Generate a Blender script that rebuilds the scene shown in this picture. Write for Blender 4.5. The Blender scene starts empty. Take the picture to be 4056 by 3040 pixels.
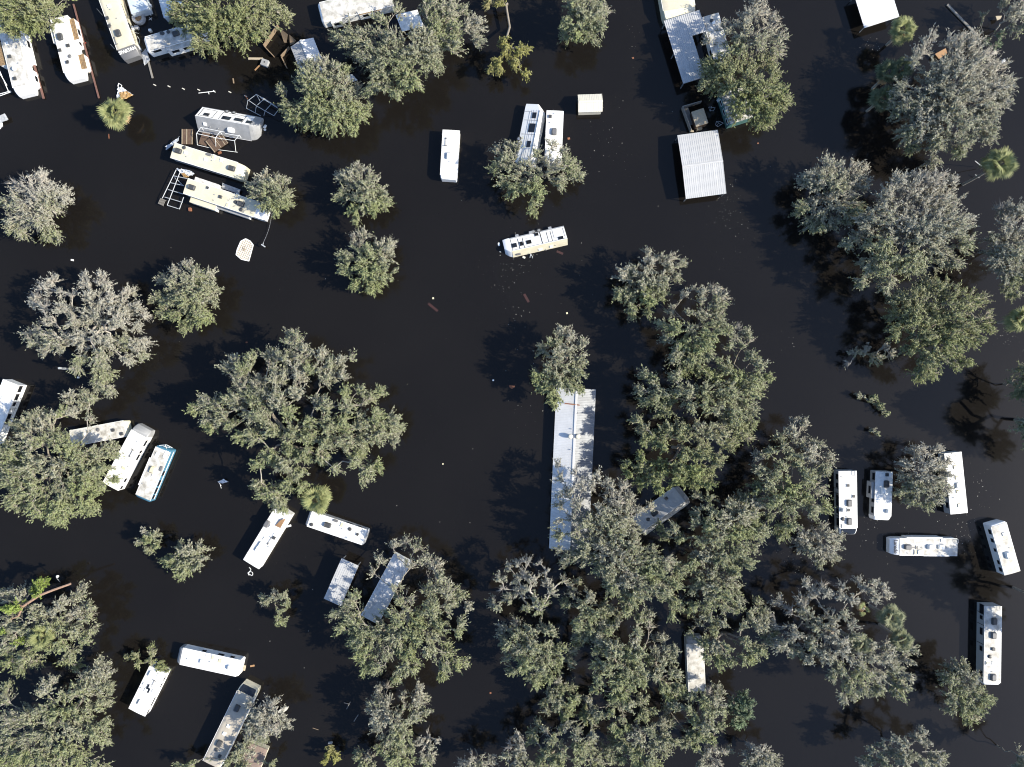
import bpy, math, random
import numpy as np
from mathutils import Vector, Matrix

# ------------------------------------------------------------------ camera, sky, sun, exposure
scene = bpy.context.scene
COL = scene.collection
CAM_H = 100.0                      # drone height above the flood water, metres
WIDTH = 142.0                      # metres of water seen across the picture
MPP = WIDTH / 4056.0

cd = bpy.data.cameras.new('drone_camera')
cam = bpy.data.objects.new('drone_camera', cd)
COL.objects.link(cam)
cam.location = (0, 0, CAM_H)
cam.rotation_euler = (0, 0, 0)
cd.sensor_fit = 'HORIZONTAL'
cd.angle = 2 * math.atan(WIDTH / 2 / CAM_H)
cd.clip_start = 1.0
cd.clip_end = 9000.0
scene.camera = cam

SUN_EL = math.radians(37.0)
SUN_DIR = Vector((math.cos(SUN_EL) * 0.986, math.cos(SUN_EL) * -0.167, math.sin(SUN_EL)))
world = bpy.data.worlds.new('World')
scene.world = world
world.use_nodes = True
wn = world.node_tree
wn.nodes.clear()
sky = wn.nodes.new('ShaderNodeTexSky')
sky.sky_type = 'NISHITA'
sky.sun_disc = False
sky.sun_elevation = SUN_EL
sky.sun_rotation = math.atan2(SUN_DIR.x, SUN_DIR.y)
sky.air_density = 1.0
sky.dust_density = 1.3
sky.ozone_density = 4.0
bg = wn.nodes.new('ShaderNodeBackground')
bg.inputs['Strength'].default_value = 0.15
wo = wn.nodes.new('ShaderNodeOutputWorld')
wn.links.new(sky.outputs[0], bg.inputs[0])
wn.links.new(bg.outputs[0], wo.inputs[0])

sl = bpy.data.lights.new('sun', 'SUN')
sl.energy = 5.0
sl.angle = math.radians(0.5)
sl.color = (1.0, 0.92, 0.77)
sun = bpy.data.objects.new('sun', sl)
COL.objects.link(sun)
sun.location = SUN_DIR * 60
sun.rotation_euler = SUN_DIR.to_track_quat('Z', 'Y').to_euler()

scene.render.engine = 'CYCLES'
scene.cycles.filter_width = 1.1
vs = scene.view_settings
vs.view_transform = 'Standard'
vs.look = 'None'
vs.exposure = 0.82
vs.gamma = 1.0
vs.use_curve_mapping = False

# ------------------------------------------------------------------ helpers
FR = {'a': (620, 400, 3.3154), 'b': (1920, 360, 4.424), 'c': (1920, 860, 3.175), 'd': (2480, 1880, 3.172),
      'e': (380, 0, 2.885), 'f': (940, 60, 2.38), 'g': (2640, 300, 3.528), 'h': (0, 1480, 2.977),
      'z': (0, 0, 0.54536)}
for c in range(4):
    for r in range(4):
        FR['%d%d' % (c, r)] = (1014 * c, 760 * r, 2.1815)

def P(f, x, y, h=0.0):
    """surveyed photo point -> where it stands in the world at height h (metres)"""
    ox, oy, s = FR[f]
    X = ox + x / s
    Y = oy + y / s
    k = MPP * (1 - h / CAM_H)
    return Vector(((X - 2028) * k, (1520 - Y) * k))

def S(f, d, h=0.0):
    return d / FR[f][2] * MPP * (1 - h / CAM_H)

MATS = {}
def mat(name, col, rough=0.6, metal=0.0, col2=None, scale=3.0, detail=6.0, lo=0.35, hi=0.65, spec=0.4, bump=0.0,
        bscale=20.0, stretch=None, trans=0.0):
    m = bpy.data.materials.new(name)
    m.use_nodes = True
    nt = m.node_tree
    b = nt.nodes['Principled BSDF']
    b.inputs['Roughness'].default_value = rough
    b.inputs['Metallic'].default_value = metal
    b.inputs['Specular IOR Level'].default_value = spec
    b.inputs['Base Color'].default_value = (*col, 1)
    tc = nt.nodes.new('ShaderNodeTexCoord')
    src = tc.outputs['Object']
    if stretch:
        mp = nt.nodes.new('ShaderNodeMapping')
        mp.inputs['Scale'].default_value = stretch
        nt.links.new(src, mp.inputs[0])
        src = mp.outputs[0]
    if col2 is not None:
        n = nt.nodes.new('ShaderNodeTexNoise')
        n.noise_dimensions = '4D'
        oi = nt.nodes.new('ShaderNodeObjectInfo')
        mu = nt.nodes.new('ShaderNodeMath'); mu.operation = 'MULTIPLY'; mu.inputs[1].default_value = 40
        nt.links.new(oi.outputs['Random'], mu.inputs[0])
        nt.links.new(mu.outputs[0], n.inputs['W'])
        n.inputs['Scale'].default_value = scale
        n.inputs['Detail'].default_value = detail
        n.inputs['Roughness'].default_value = 0.65
        nt.links.new(src, n.inputs['Vector'])
        cr = nt.nodes.new('ShaderNodeValToRGB')
        cr.color_ramp.elements[0].position = lo
        cr.color_ramp.elements[0].color = (*col2, 1)
        cr.color_ramp.elements[1].position = hi
        cr.color_ramp.elements[1].color = (*col, 1)
        nt.links.new(n.outputs['Fac'], cr.inputs[0])
        nt.links.new(cr.outputs[0], b.inputs['Base Color'])
    if bump > 0:
        n2 = nt.nodes.new('ShaderNodeTexNoise')
        n2.inputs['Scale'].default_value = bscale
        n2.inputs['Detail'].default_value = 4
        nt.links.new(src, n2.inputs['Vector'])
        bp = nt.nodes.new('ShaderNodeBump')
        bp.inputs['Strength'].default_value = bump
        bp.inputs['Distance'].default_value = 0.05
        nt.links.new(n2.outputs['Fac'], bp.inputs['Height'])
        nt.links.new(bp.outputs[0], b.inputs['Normal'])
    MATS[name] = m
    return m

mat('white_roof', (0.70, 0.70, 0.68), 0.55, col2=(0.50, 0.49, 0.455), scale=1.6, lo=0.30, hi=0.56)
mat('stained_roof', (0.56, 0.55, 0.52), 0.6, col2=(0.30, 0.285, 0.25), scale=1.3, lo=0.36, hi=0.60)
mat('cream_roof', (0.56, 0.52, 0.40), 0.6, col2=(0.48, 0.44, 0.33), scale=0.9, lo=0.3, hi=0.6)
mat('tan_roof', (0.42, 0.38, 0.31), 0.7, col2=(0.30, 0.27, 0.23), scale=0.8, lo=0.3, hi=0.65)
mat('grey_roof', (0.30, 0.305, 0.31), 0.55, col2=(0.23, 0.235, 0.24), scale=1.2)
mat('pale_blue_roof', (0.40, 0.47, 0.52), 0.5, col2=(0.55, 0.58, 0.60), scale=1.4)
mat('white_wall', (0.78, 0.78, 0.76), 0.4, col2=(0.62, 0.60, 0.55), scale=0.9, lo=0.25, hi=0.5)
mat('cream_wall', (0.66, 0.62, 0.48), 0.45, col2=(0.55, 0.5, 0.38), scale=0.9)
mat('grey_wall', (0.36, 0.37, 0.38), 0.45)
mat('cap_grey', (0.13, 0.13, 0.135), 0.4)
mat('cap_white', (0.82, 0.82, 0.82), 0.25, spec=0.6)
mat('cap_cream', (0.55, 0.52, 0.38), 0.4)
mat('blue_wall', (0.06, 0.17, 0.26), 0.4)
mat('teal_wall', (0.08, 0.17, 0.16), 0.5, col2=(0.055, 0.13, 0.125), scale=1.5)
mat('trim_black', (0.025, 0.026, 0.03), 0.4)
mat('trim_grey', (0.30, 0.31, 0.33), 0.4)
mat('trim_white', (0.75, 0.75, 0.74), 0.4)
mat('dark_plastic', (0.05, 0.052, 0.055), 0.45)
mat('grey_plastic', (0.13, 0.13, 0.135), 0.5)
mat('white_plastic', (0.78, 0.78, 0.75), 0.45)
mat('cream_plastic', (0.60, 0.54, 0.36), 0.4)
mat('glass_dark', (0.012, 0.014, 0.018), 0.06, spec=0.6)
mat('aluminium', (0.66, 0.66, 0.66), 0.38, metal=0.25, col2=(0.40, 0.405, 0.41), scale=1.6, bump=0.25, bscale=2.5)  # pale mottling paints in sun dapples falling through the crowns
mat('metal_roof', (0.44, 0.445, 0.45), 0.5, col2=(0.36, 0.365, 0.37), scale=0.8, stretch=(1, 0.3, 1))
mat('bright_and_sunlit_roof', (0.64, 0.645, 0.65), 0.45, col2=(0.54, 0.545, 0.55), scale=0.8)  # also the sunlit copy of the roof metal on two gables
mat('galvanised_and_shaded_roof', (0.20, 0.215, 0.235), 0.42, metal=0.1, col2=(0.13, 0.14, 0.155), scale=0.6, lo=0.38, hi=0.62)  # posts and beams; kept dark to paint shade on one mobile home slope
mat('tan_metal', (0.62, 0.59, 0.50), 0.5, col2=(0.55, 0.52, 0.44), scale=1.0)
mat('pipe_white', (0.70, 0.71, 0.70), 0.45)
mat('pipe_grey', (0.36, 0.38, 0.40), 0.45)
mat('rust', (0.24, 0.10, 0.05), 0.8, col2=(0.15, 0.06, 0.035), scale=6)
mat('brown_beam', (0.17, 0.085, 0.065), 0.75, col2=(0.11, 0.06, 0.05), scale=4)
mat('wood', (0.27, 0.20, 0.13), 0.8, col2=(0.17, 0.125, 0.085), scale=3, stretch=(1, 8, 8))
mat('wood_pale', (0.42, 0.36, 0.26), 0.8, col2=(0.30, 0.25, 0.18), scale=3, stretch=(1, 8, 8))
mat('wood_brown', (0.115, 0.075, 0.05), 0.8, col2=(0.08, 0.052, 0.038), scale=2.5)
mat('wood_grey', (0.24, 0.225, 0.20), 0.85, col2=(0.15, 0.14, 0.125), scale=3, stretch=(1, 8, 8))
mat('leaf_litter', (0.30, 0.20, 0.10), 0.9, col2=(0.13, 0.085, 0.05), scale=7, lo=0.4, hi=0.6)
mat('roof_litter', (0.50, 0.49, 0.46), 0.8, col2=(0.16, 0.145, 0.11), scale=3.5, lo=0.42, hi=0.6)
mat('orange_board', (0.34, 0.20, 0.10), 0.75, col2=(0.26, 0.15, 0.075), scale=3)
mat('tarp_white', (0.66, 0.67, 0.68), 0.4, col2=(0.40, 0.44, 0.50), scale=3, bump=0.5, bscale=3)
mat('tarp_brown', (0.36, 0.22, 0.08), 0.5, col2=(0.20, 0.13, 0.06), scale=4)
mat('tarp_grey', (0.26, 0.27, 0.28), 0.5, col2=(0.38, 0.39, 0.40), scale=2.5, bump=0.4, bscale=4)
mat('red_plastic', (0.045, 0.010, 0.009), 0.6, col2=(0.020, 0.010, 0.009), scale=9)
mat('red_paint', (0.35, 0.05, 0.03), 0.5)
mat('tyre', (0.035, 0.035, 0.035), 0.8)
mat('hub', (0.45, 0.45, 0.45), 0.35, metal=0.5)
mat('shingle', (0.24, 0.18, 0.15), 0.9, col2=(0.16, 0.12, 0.10), scale=9)
mat('foam', (0.50, 0.48, 0.42), 0.8)
mat('bark', (0.34, 0.31, 0.265), 0.9, col2=(0.23, 0.21, 0.18), scale=5)
mat('bark_pale', (0.40, 0.37, 0.325), 0.9, col2=(0.29, 0.268, 0.235), scale=5)
mat('bark_trunk', (0.25, 0.22, 0.18), 0.9, col2=(0.15, 0.13, 0.105), scale=5)
mat('bark_dark', (0.10, 0.085, 0.07), 0.9, col2=(0.06, 0.05, 0.042), scale=5)
mat('bark_brown', (0.32, 0.21, 0.15), 0.9, col2=(0.22, 0.14, 0.10), scale=5)

def leafmat(name, stops, trans=0.28):
    m = bpy.data.materials.new(name)
    m.use_nodes = True
    nt = m.node_tree
    nt.nodes.clear()
    at = nt.nodes.new('ShaderNodeAttribute')
    at.attribute_name = 'tint'
    cr = nt.nodes.new('ShaderNodeValToRGB')
    els = cr.color_ramp.elements
    while len(els) < len(stops):
        els.new(0.5)
    for e, (p, c) in zip(els, stops):
        e.position = p
        e.color = (*c, 1)
    nt.links.new(at.outputs['Fac'], cr.inputs[0])
    b = nt.nodes.new('ShaderNodeBsdfPrincipled')
    b.inputs['Roughness'].default_value = 0.55
    b.inputs['Specular IOR Level'].default_value = 0.25
    nt.links.new(cr.outputs[0], b.inputs['Base Color'])
    t = nt.nodes.new('ShaderNodeBsdfTranslucent')
    nt.links.new(cr.outputs[0], t.inputs[0])
    mx = nt.nodes.new('ShaderNodeMixShader')
    mx.inputs[0].default_value = trans
    nt.links.new(b.outputs[0], mx.inputs[1])
    nt.links.new(t.outputs[0], mx.inputs[2])
    o = nt.nodes.new('ShaderNodeOutputMaterial')
    nt.links.new(mx.outputs[0], o.inputs[0])
    MATS[name] = m

leafmat('foliage_olive', [(0.0, (0.394, 0.381, 0.312)), (0.3, (0.287, 0.288, 0.209)), (0.7, (0.237, 0.265, 0.137)), (1.0, (0.255, 0.288, 0.132))])
leafmat('foliage_green', [(0.0, (0.332, 0.325, 0.227)), (0.35, (0.242, 0.255, 0.137)), (0.75, (0.202, 0.227, 0.099)), (1.0, (0.233, 0.265, 0.108))])
leafmat('foliage_grey', [(0.0, (0.403, 0.391, 0.336)), (0.4, (0.327, 0.320, 0.260)), (0.8, (0.264, 0.279, 0.176)), (1.0, (0.242, 0.270, 0.132))])
leafmat('foliage_yellow', [(0.0, (0.33, 0.30, 0.16)), (0.5, (0.27, 0.265, 0.10)), (1.0, (0.30, 0.30, 0.09))])
leafmat('foliage_deep', [(0.0, (0.304, 0.272, 0.190)), (0.5, (0.142, 0.187, 0.114)), (1.0, (0.190, 0.255, 0.142))])
leafmat('foliage_bright', [(0.0, (0.19, 0.24, 0.07)), (1.0, (0.26, 0.34, 0.08))])
leafmat('frond_green', [(0.0, (0.161, 0.183, 0.077)), (0.5, (0.226, 0.246, 0.107)), (1.0, (0.358, 0.348, 0.165))])
leafmat('frond_pale', [(0.0, (0.15, 0.165, 0.09)), (0.5, (0.20, 0.215, 0.125)), (1.0, (0.28, 0.275, 0.17))])
leafmat('frond_dark', [(0.0, (0.06, 0.085, 0.045)), (0.5, (0.10, 0.125, 0.065)), (1.0, (0.22, 0.22, 0.12))])
leafmat('frond_dry', [(0.0, (0.34, 0.23, 0.13)), (1.0, (0.45, 0.34, 0.20))], 0.1)

# water: opaque tannin-brown flood water with a mirror-smooth, finely rippled surface
m = bpy.data.materials.new('flood_water')
m.use_nodes = True
nt = m.node_tree
b = nt.nodes['Principled BSDF']
b.inputs['Roughness'].default_value = 0.10
b.inputs['IOR'].default_value = 1.33
tc = nt.nodes.new('ShaderNodeTexCoord')
n1 = nt.nodes.new('ShaderNodeTexNoise'); n1.inputs['Scale'].default_value = 0.06; n1.inputs['Detail'].default_value = 5
nt.links.new(tc.outputs['Object'], n1.inputs['Vector'])
cr = nt.nodes.new('ShaderNodeValToRGB')
cr.color_ramp.elements[0].position = 0.35; cr.color_ramp.elements[0].color = (0.0072, 0.0063, 0.0056, 1)
cr.color_ramp.elements[1].position = 0.68; cr.color_ramp.elements[1].color = (0.0087, 0.0077, 0.0068, 1)
nt.links.new(n1.outputs['Fac'], cr.inputs[0])
nt.links.new(cr.outputs[0], b.inputs['Base Color'])
n2 = nt.nodes.new('ShaderNodeTexNoise'); n2.inputs['Scale'].default_value = 2.2; n2.inputs['Detail'].default_value = 5
n2.inputs['Roughness'].default_value = 0.6
nt.links.new(tc.outputs['Object'], n2.inputs['Vector'])
bp = nt.nodes.new('ShaderNodeBump'); bp.inputs['Strength'].default_value = 0.3; bp.inputs['Distance'].default_value = 0.006
nt.links.new(n2.outputs['Fac'], bp.inputs['Height'])
nt.links.new(bp.outputs[0], b.inputs['Normal'])
MATS['flood_water'] = m

def tag(o, label=None, cat=None, group=None, kind=None):
    if label: o['label'] = label
    if cat: o['category'] = cat
    if group: o['group'] = group
    if kind: o['kind'] = kind
    return o

def empty(name, loc=(0, 0, 0), rz=0.0):
    o = bpy.data.objects.new(name, None)
    COL.objects.link(o)
    o.empty_display_size = 0.3
    o.location = loc
    o.rotation_euler = (0, 0, rz)
    return o

def link_mesh(name, me, parent=None):
    o = bpy.data.objects.new(name, me)
    COL.objects.link(o)
    if parent is not None: o.parent = parent
    return o

class MB:
    def __init__(s):
        s.v = []; s.f = []
    def add(s, vs_, fs_):
        n = len(s.v)
        s.v += [tuple(v) for v in vs_]
        s.f += [tuple(i + n for i in f) for f in fs_]
        return s
    def box(s, c, d, rz=0.0):
        cx, cy, cz = c
        hx, hy, hz = d[0] / 2, d[1] / 2, d[2] / 2
        ca, sa = math.cos(rz), math.sin(rz)
        vs_ = []
        for z in (-hz, hz):
            for x, y in ((-hx, -hy), (hx, -hy), (hx, hy), (-hx, hy)):
                vs_.append((cx + x * ca - y * sa, cy + x * sa + y * ca, cz + z))
        return s.add(vs_, [(3, 2, 1, 0), (4, 5, 6, 7), (0, 1, 5, 4), (1, 2, 6, 5), (2, 3, 7, 6), (3, 0, 4, 7)])
    def rings(s, rings, cap0=True, cap1=True):
        n = len(rings[0])
        vs_ = [p for r in rings for p in r]
        fs_ = []
        for k in range(len(rings) - 1):
            for i in range(n):
                j = (i + 1) % n
                fs_.append((k * n + i, k * n + j, (k + 1) * n + j, (k + 1) * n + i))
        if cap0: fs_.append(tuple(reversed(range(n))))
        if cap1: fs_.append(tuple((len(rings) - 1) * n + i for i in range(n)))
        return s.add(vs_, fs_)
    def rbox(s, c, d, r=0.08, ch=0.05, taper=0.0):
        """box with rounded plan corners and a chamfered top"""
        cx, cy, cz = c
        def ring(hx, hy, rr, z):
            pts = []
            for k, (sx, sy) in enumerate(((1, 1), (-1, 1), (-1, -1), (1, -1))):
                for q in range(4):
                    a = math.pi / 2 * (k + q / 3)
                    pts.append((cx + sx * (hx - rr) + rr * math.cos(a), cy + sy * (hy - rr) + rr * math.sin(a), z))
            return pts
        hx, hy = d[0] / 2, d[1] / 2
        z0, z1 = cz - d[2] / 2, cz + d[2] / 2
        r = min(r, hx * 0.95, hy * 0.95)
        hx1, hy1 = hx * (1 - taper), hy * (1 - taper)
        r1 = max(r * 0.6, 0.005)
        return s.rings([ring(hx, hy, r, z0), ring(hx1, hy1, r, z1 - ch), ring(max(hx1 - ch, r1), max(hy1 - ch, r1), r1, z1)])
    def tube(s, p0, p1, r, n=6, r1=None):
        p0 = Vector(p0); p1 = Vector(p1)
        d = (p1 - p0)
        if d.length < 1e-6: return s
        d.normalize()
        u = d.cross(Vector((0, 0, 1)))
        if u.length < 1e-3: u = Vector((1, 0, 0))
        u.normalize(); w = d.cross(u)
        r1 = r if r1 is None else r1
        R = []
        for p, rr in ((p0, r), (p1, r1)):
            R.append([tuple(p + (u * math.cos(2 * math.pi * i / n) + w * math.sin(2 * math.pi * i / n)) * rr) for i in range(n)])
        return s.rings(R)
    def lathe(s, c, prof, n=20):
        cx, cy, cz = c
        R = [[(cx + r * math.cos(2 * math.pi * i / n), cy + r * math.sin(2 * math.pi * i / n), cz + z) for i in range(n)] for r, z in prof]
        return s.rings(R)
    def mesh(s, name, m, smooth=False):
        me = bpy.data.meshes.new(name)
        me.from_pydata(s.v, [], s.f)
        me.materials.append(MATS[m])
        if smooth:
            me.shade_smooth()
            try: me.set_sharp_from_angle(angle=math.radians(38))
            except Exception: pass
        me.update()
        return me
    def build(s, name, m, parent=None, smooth=False):
        return link_mesh(name, s.mesh(name, m, smooth), parent)

# ------------------------------------------------------------------ the water
wm = MB().add([(-3500, -3500, 0), (3500, -3500, 0), (3500, 3500, 0), (-3500, 3500, 0)], [(0, 1, 2, 3)])
tag(wm.build('flood_water', 'flood_water'), kind='structure')
# ------------------------------------------------------------------ builders for caravans and buildings
class Frame:
    """local frame fitted to four surveyed roof corners: x along c0->c1, side b is the c3-c2 edge"""
    def __init__(s, f, cs, h):
        p = [P(f, x, y, h) for x, y in cs]
        d = (p[1] - p[0]) + (p[2] - p[3])
        s.f, s.h = f, h
        s.x = d.normalized()
        s.y = Vector((-s.x.y, s.x.x))
        w = ((p[3] - p[0]) + (p[2] - p[1])) / 2
        s.sg = 1 if w.dot(s.y) > 0 else -1
        s.c = (p[0] + p[1] + p[2] + p[3]) / 4
        s.L = d.length / 2
        s.W = abs(w.dot(s.y))
        s.rz = math.atan2(s.x.y, s.x.x)
    def loc(s, x, y, h=None, f=None):
        w = P(f or s.f, x, y, s.h if h is None else h) - s.c
        return w.dot(s.x), w.dot(s.y)

def add_text(txt, root, origin, X, Y, size, m, ext=0.006):
    c = bpy.data.curves.new('lettering', 'FONT')
    c.body = txt
    c.size = size
    c.align_x = 'CENTER'; c.align_y = 'CENTER'
    c.extrude = 0.03
    c.offset = 0.012
    c.materials.append(MATS[m])
    o = bpy.data.objects.new('lettering', c)
    COL.objects.link(o)
    o.parent = root
    X = Vector(X).normalized(); Y = Vector(Y).normalized(); Z = X.cross(Y)
    M = Matrix((X, Y, Z)).transposed().to_4x4()
    M.translation = Vector(origin)
    bpy.context.view_layer.update()
    me = bpy.data.meshes.new_from_object(o.evaluated_get(bpy.context.evaluated_depsgraph_get()))
    me.name = 'lettering'
    bpy.data.objects.remove(o)
    o = link_mesh('lettering', me, root)
    o.matrix_local = M
    return o

def window(root, side, u, z, w, hgt, F, y_out=None, frame='trim_black'):
    """a framed window on a side wall; side is +1/-1 (y) or 'x+','x-'; frame is the part, pane its sub-part"""
    if side in (1, -1):
        yo = (F.W / 2 if y_out is None else abs(y_out)) * side
        fr = MB()
        t = 0.05
        for dx, dz, sx, sz in ((0, hgt / 2, w + t, t), (0, -hgt / 2, w + t, t), (-w / 2, 0, t, hgt - t), (w / 2, 0, t, hgt - t)):
            fr.box((u + dx, yo + side * 0.012, z + dz), (sx, 0.05, sz))
        wo_ = fr.build('window', frame, root)
        MB().box((u, yo + side * 0.004, z), (w - t, 0.03, hgt - t)).build('pane', 'glass_dark', wo_)
    else:
        xs = 1 if side == 'x+' else -1
        xo = y_out
        fr = MB(); t = 0.05
        for dy, dz, sy, sz in ((0, hgt / 2, w + t, t), (0, -hgt / 2, w + t, t), (-w / 2, 0, t, hgt - t), (w / 2, 0, t, hgt - t)):
            fr.box((xo + xs * 0.012, u + dy, z + dz), (0.05, sy, sz))
        wo_ = fr.build('window', frame, root)
        MB().box((xo + xs * 0.004, u, z), (0.03, w - t, hgt - t)).build('pane', 'glass_dark', wo_)
    return wo_

def roof_item(root, kind, x, y, z, rnd):
    a = {'ac': 'white_plastic', 'acd': 'dark_plastic', 'acg': 'grey_plastic', 'acc': 'cream_plastic'}
    if kind in a:
        o = MB().rbox((x, y, z + 0.16), (0.98, 0.72, 0.32), 0.16, 0.09, 0.08).build('air_conditioner', a[kind], root, True)
        g = MB()
        for k in range(4):
            g.box((x - 0.42 + 0.035 * k, y, z + 0.325), (0.016, 0.4, 0.014))
        g.build('grille', 'grey_plastic' if kind != 'ac' else 'trim_grey', o)
    elif kind == 'acl':
        MB().rbox((x, y, z + 0.13), (0.8, 0.62, 0.26), 0.1, 0.06, 0.06).build('air_conditioner', 'white_plastic', root, True)
    elif kind == 'vent':
        o = MB().rbox((x, y, z + 0.05), (0.46, 0.46, 0.10), 0.05, 0.025).build('roof_vent', 'white_plastic', root, True)
    elif kind == 'ventd':
        o = MB().rbox((x, y, z + 0.04), (0.50, 0.50, 0.08), 0.05, 0.02).build('roof_vent', 'white_plastic', root, True)
        MB().rbox((x, y, z + 0.10), (0.38, 0.38, 0.05), 0.05, 0.02).build('lid', 'dark_plastic', o, True)
    elif kind == 'ventx':
        MB().rbox((x, y, z + 0.09), (0.42, 0.42, 0.18), 0.05, 0.03).build('roof_vent', 'dark_plastic', root, True)
    elif kind == 'ventb':
        MB().rbox((x, y, z + 0.05), (0.48, 0.46, 0.10), 0.05, 0.025).build('roof_vent', 'cream_plastic', root, True)
    elif kind == 'oval':
        MB().rbox((x, y, z + 0.07), (0.72, 0.34, 0.14), 0.15, 0.04).build('roof_vent', 'grey_plastic', root, True)
    elif kind == 'sky':
        o = MB().rbox((x, y, z + 0.035), (0.5, 0.72, 0.07), 0.06, 0.02).build('skylight', 'white_plastic', root, True)
        MB().rbox((x, y, z + 0.09), (0.38, 0.58, 0.06), 0.08, 0.04).build('dome', 'cream_plastic', o, True)
    elif kind == 'pipe':
        MB().tube((x, y, z - 0.02), (x, y, z + 0.16), 0.05, 8).build('vent_pipe', 'trim_grey', root)
    elif kind == 'round':
        MB().lathe((x, y, z), [(0.24, -0.02), (0.26, 0.06), (0.20, 0.13), (0.05, 0.16)], 16).build('roof_vent', 'grey_plastic', root, True)
    elif kind == 'roundd':
        MB().lathe((x, y, z), [(0.24, -0.02), (0.26, 0.06), (0.20, 0.13), (0.05, 0.16)], 16).build('roof_vent', 'dark_plastic', root, True)
    elif kind == 'dish':
        MB().lathe((x, y, z), [(0.10, -0.02), (0.12, 0.08), (0.30, 0.12), (0.30, 0.26), (0.20, 0.38), (0.04, 0.42)], 18).build('satellite_dome', 'white_plastic', root, True)
    elif kind == 'ant':
        o = MB().rbox((x - 0.5, y, z + 0.05), (0.22, 0.22, 0.10), 0.05, 0.02).box((x, y, z + 0.10), (1.1, 0.05, 0.04)).build('antenna', 'grey_plastic', root)
        MB().box((x + 0.52, y, z + 0.13), (0.10, 0.46, 0.03)).build('antenna_head', 'grey_plastic', o)
    elif kind == 'turbine':
        MB().lathe((x, y, z), [(0.16, -0.1), (0.16, 0.18), (0.30, 0.24), (0.33, 0.40), (0.26, 0.52), (0.06, 0.58)], 18).build('turbine_vent', 'tan_metal', root, True)
    elif kind == 'solar':
        o = MB().box((x, y, z + 0.06), (1.15, 0.62, 0.05)).build('solar_panel', 'trim_grey', root)
        MB().box((x, y, z + 0.07), (1.09, 0.56, 0.05)).build('cell_sheet', 'glass_dark', o)
    elif kind == 'hatch':
        MB().box((x, y, z + 0.03), (0.55, 0.45, 0.06)).box((x, y, z + 0.07), (0.49, 0.39, 0.03)).build('roof_hatch', 'white_plastic', root)
    elif kind == 'rack':
        g = MB()
        for dy in (-0.22, 0.22): g.tube((x - 0.3, y + dy, z + 0.08), (x + 0.3, y + dy, z + 0.08), 0.025, 6)
        for dx in (-0.3, 0.3): g.tube((x + dx, y - 0.22, z + 0.08), (x + dx, y + 0.22, z + 0.08), 0.025, 6)
        g.build('ladder_rail', 'trim_grey', root)
    elif kind == 'fan':
        MB().rbox((x, y, z + 0.05), (0.62, 0.40, 0.10), 0.06, 0.02).build('roof_pod', 'white_plastic', root, True)

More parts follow.
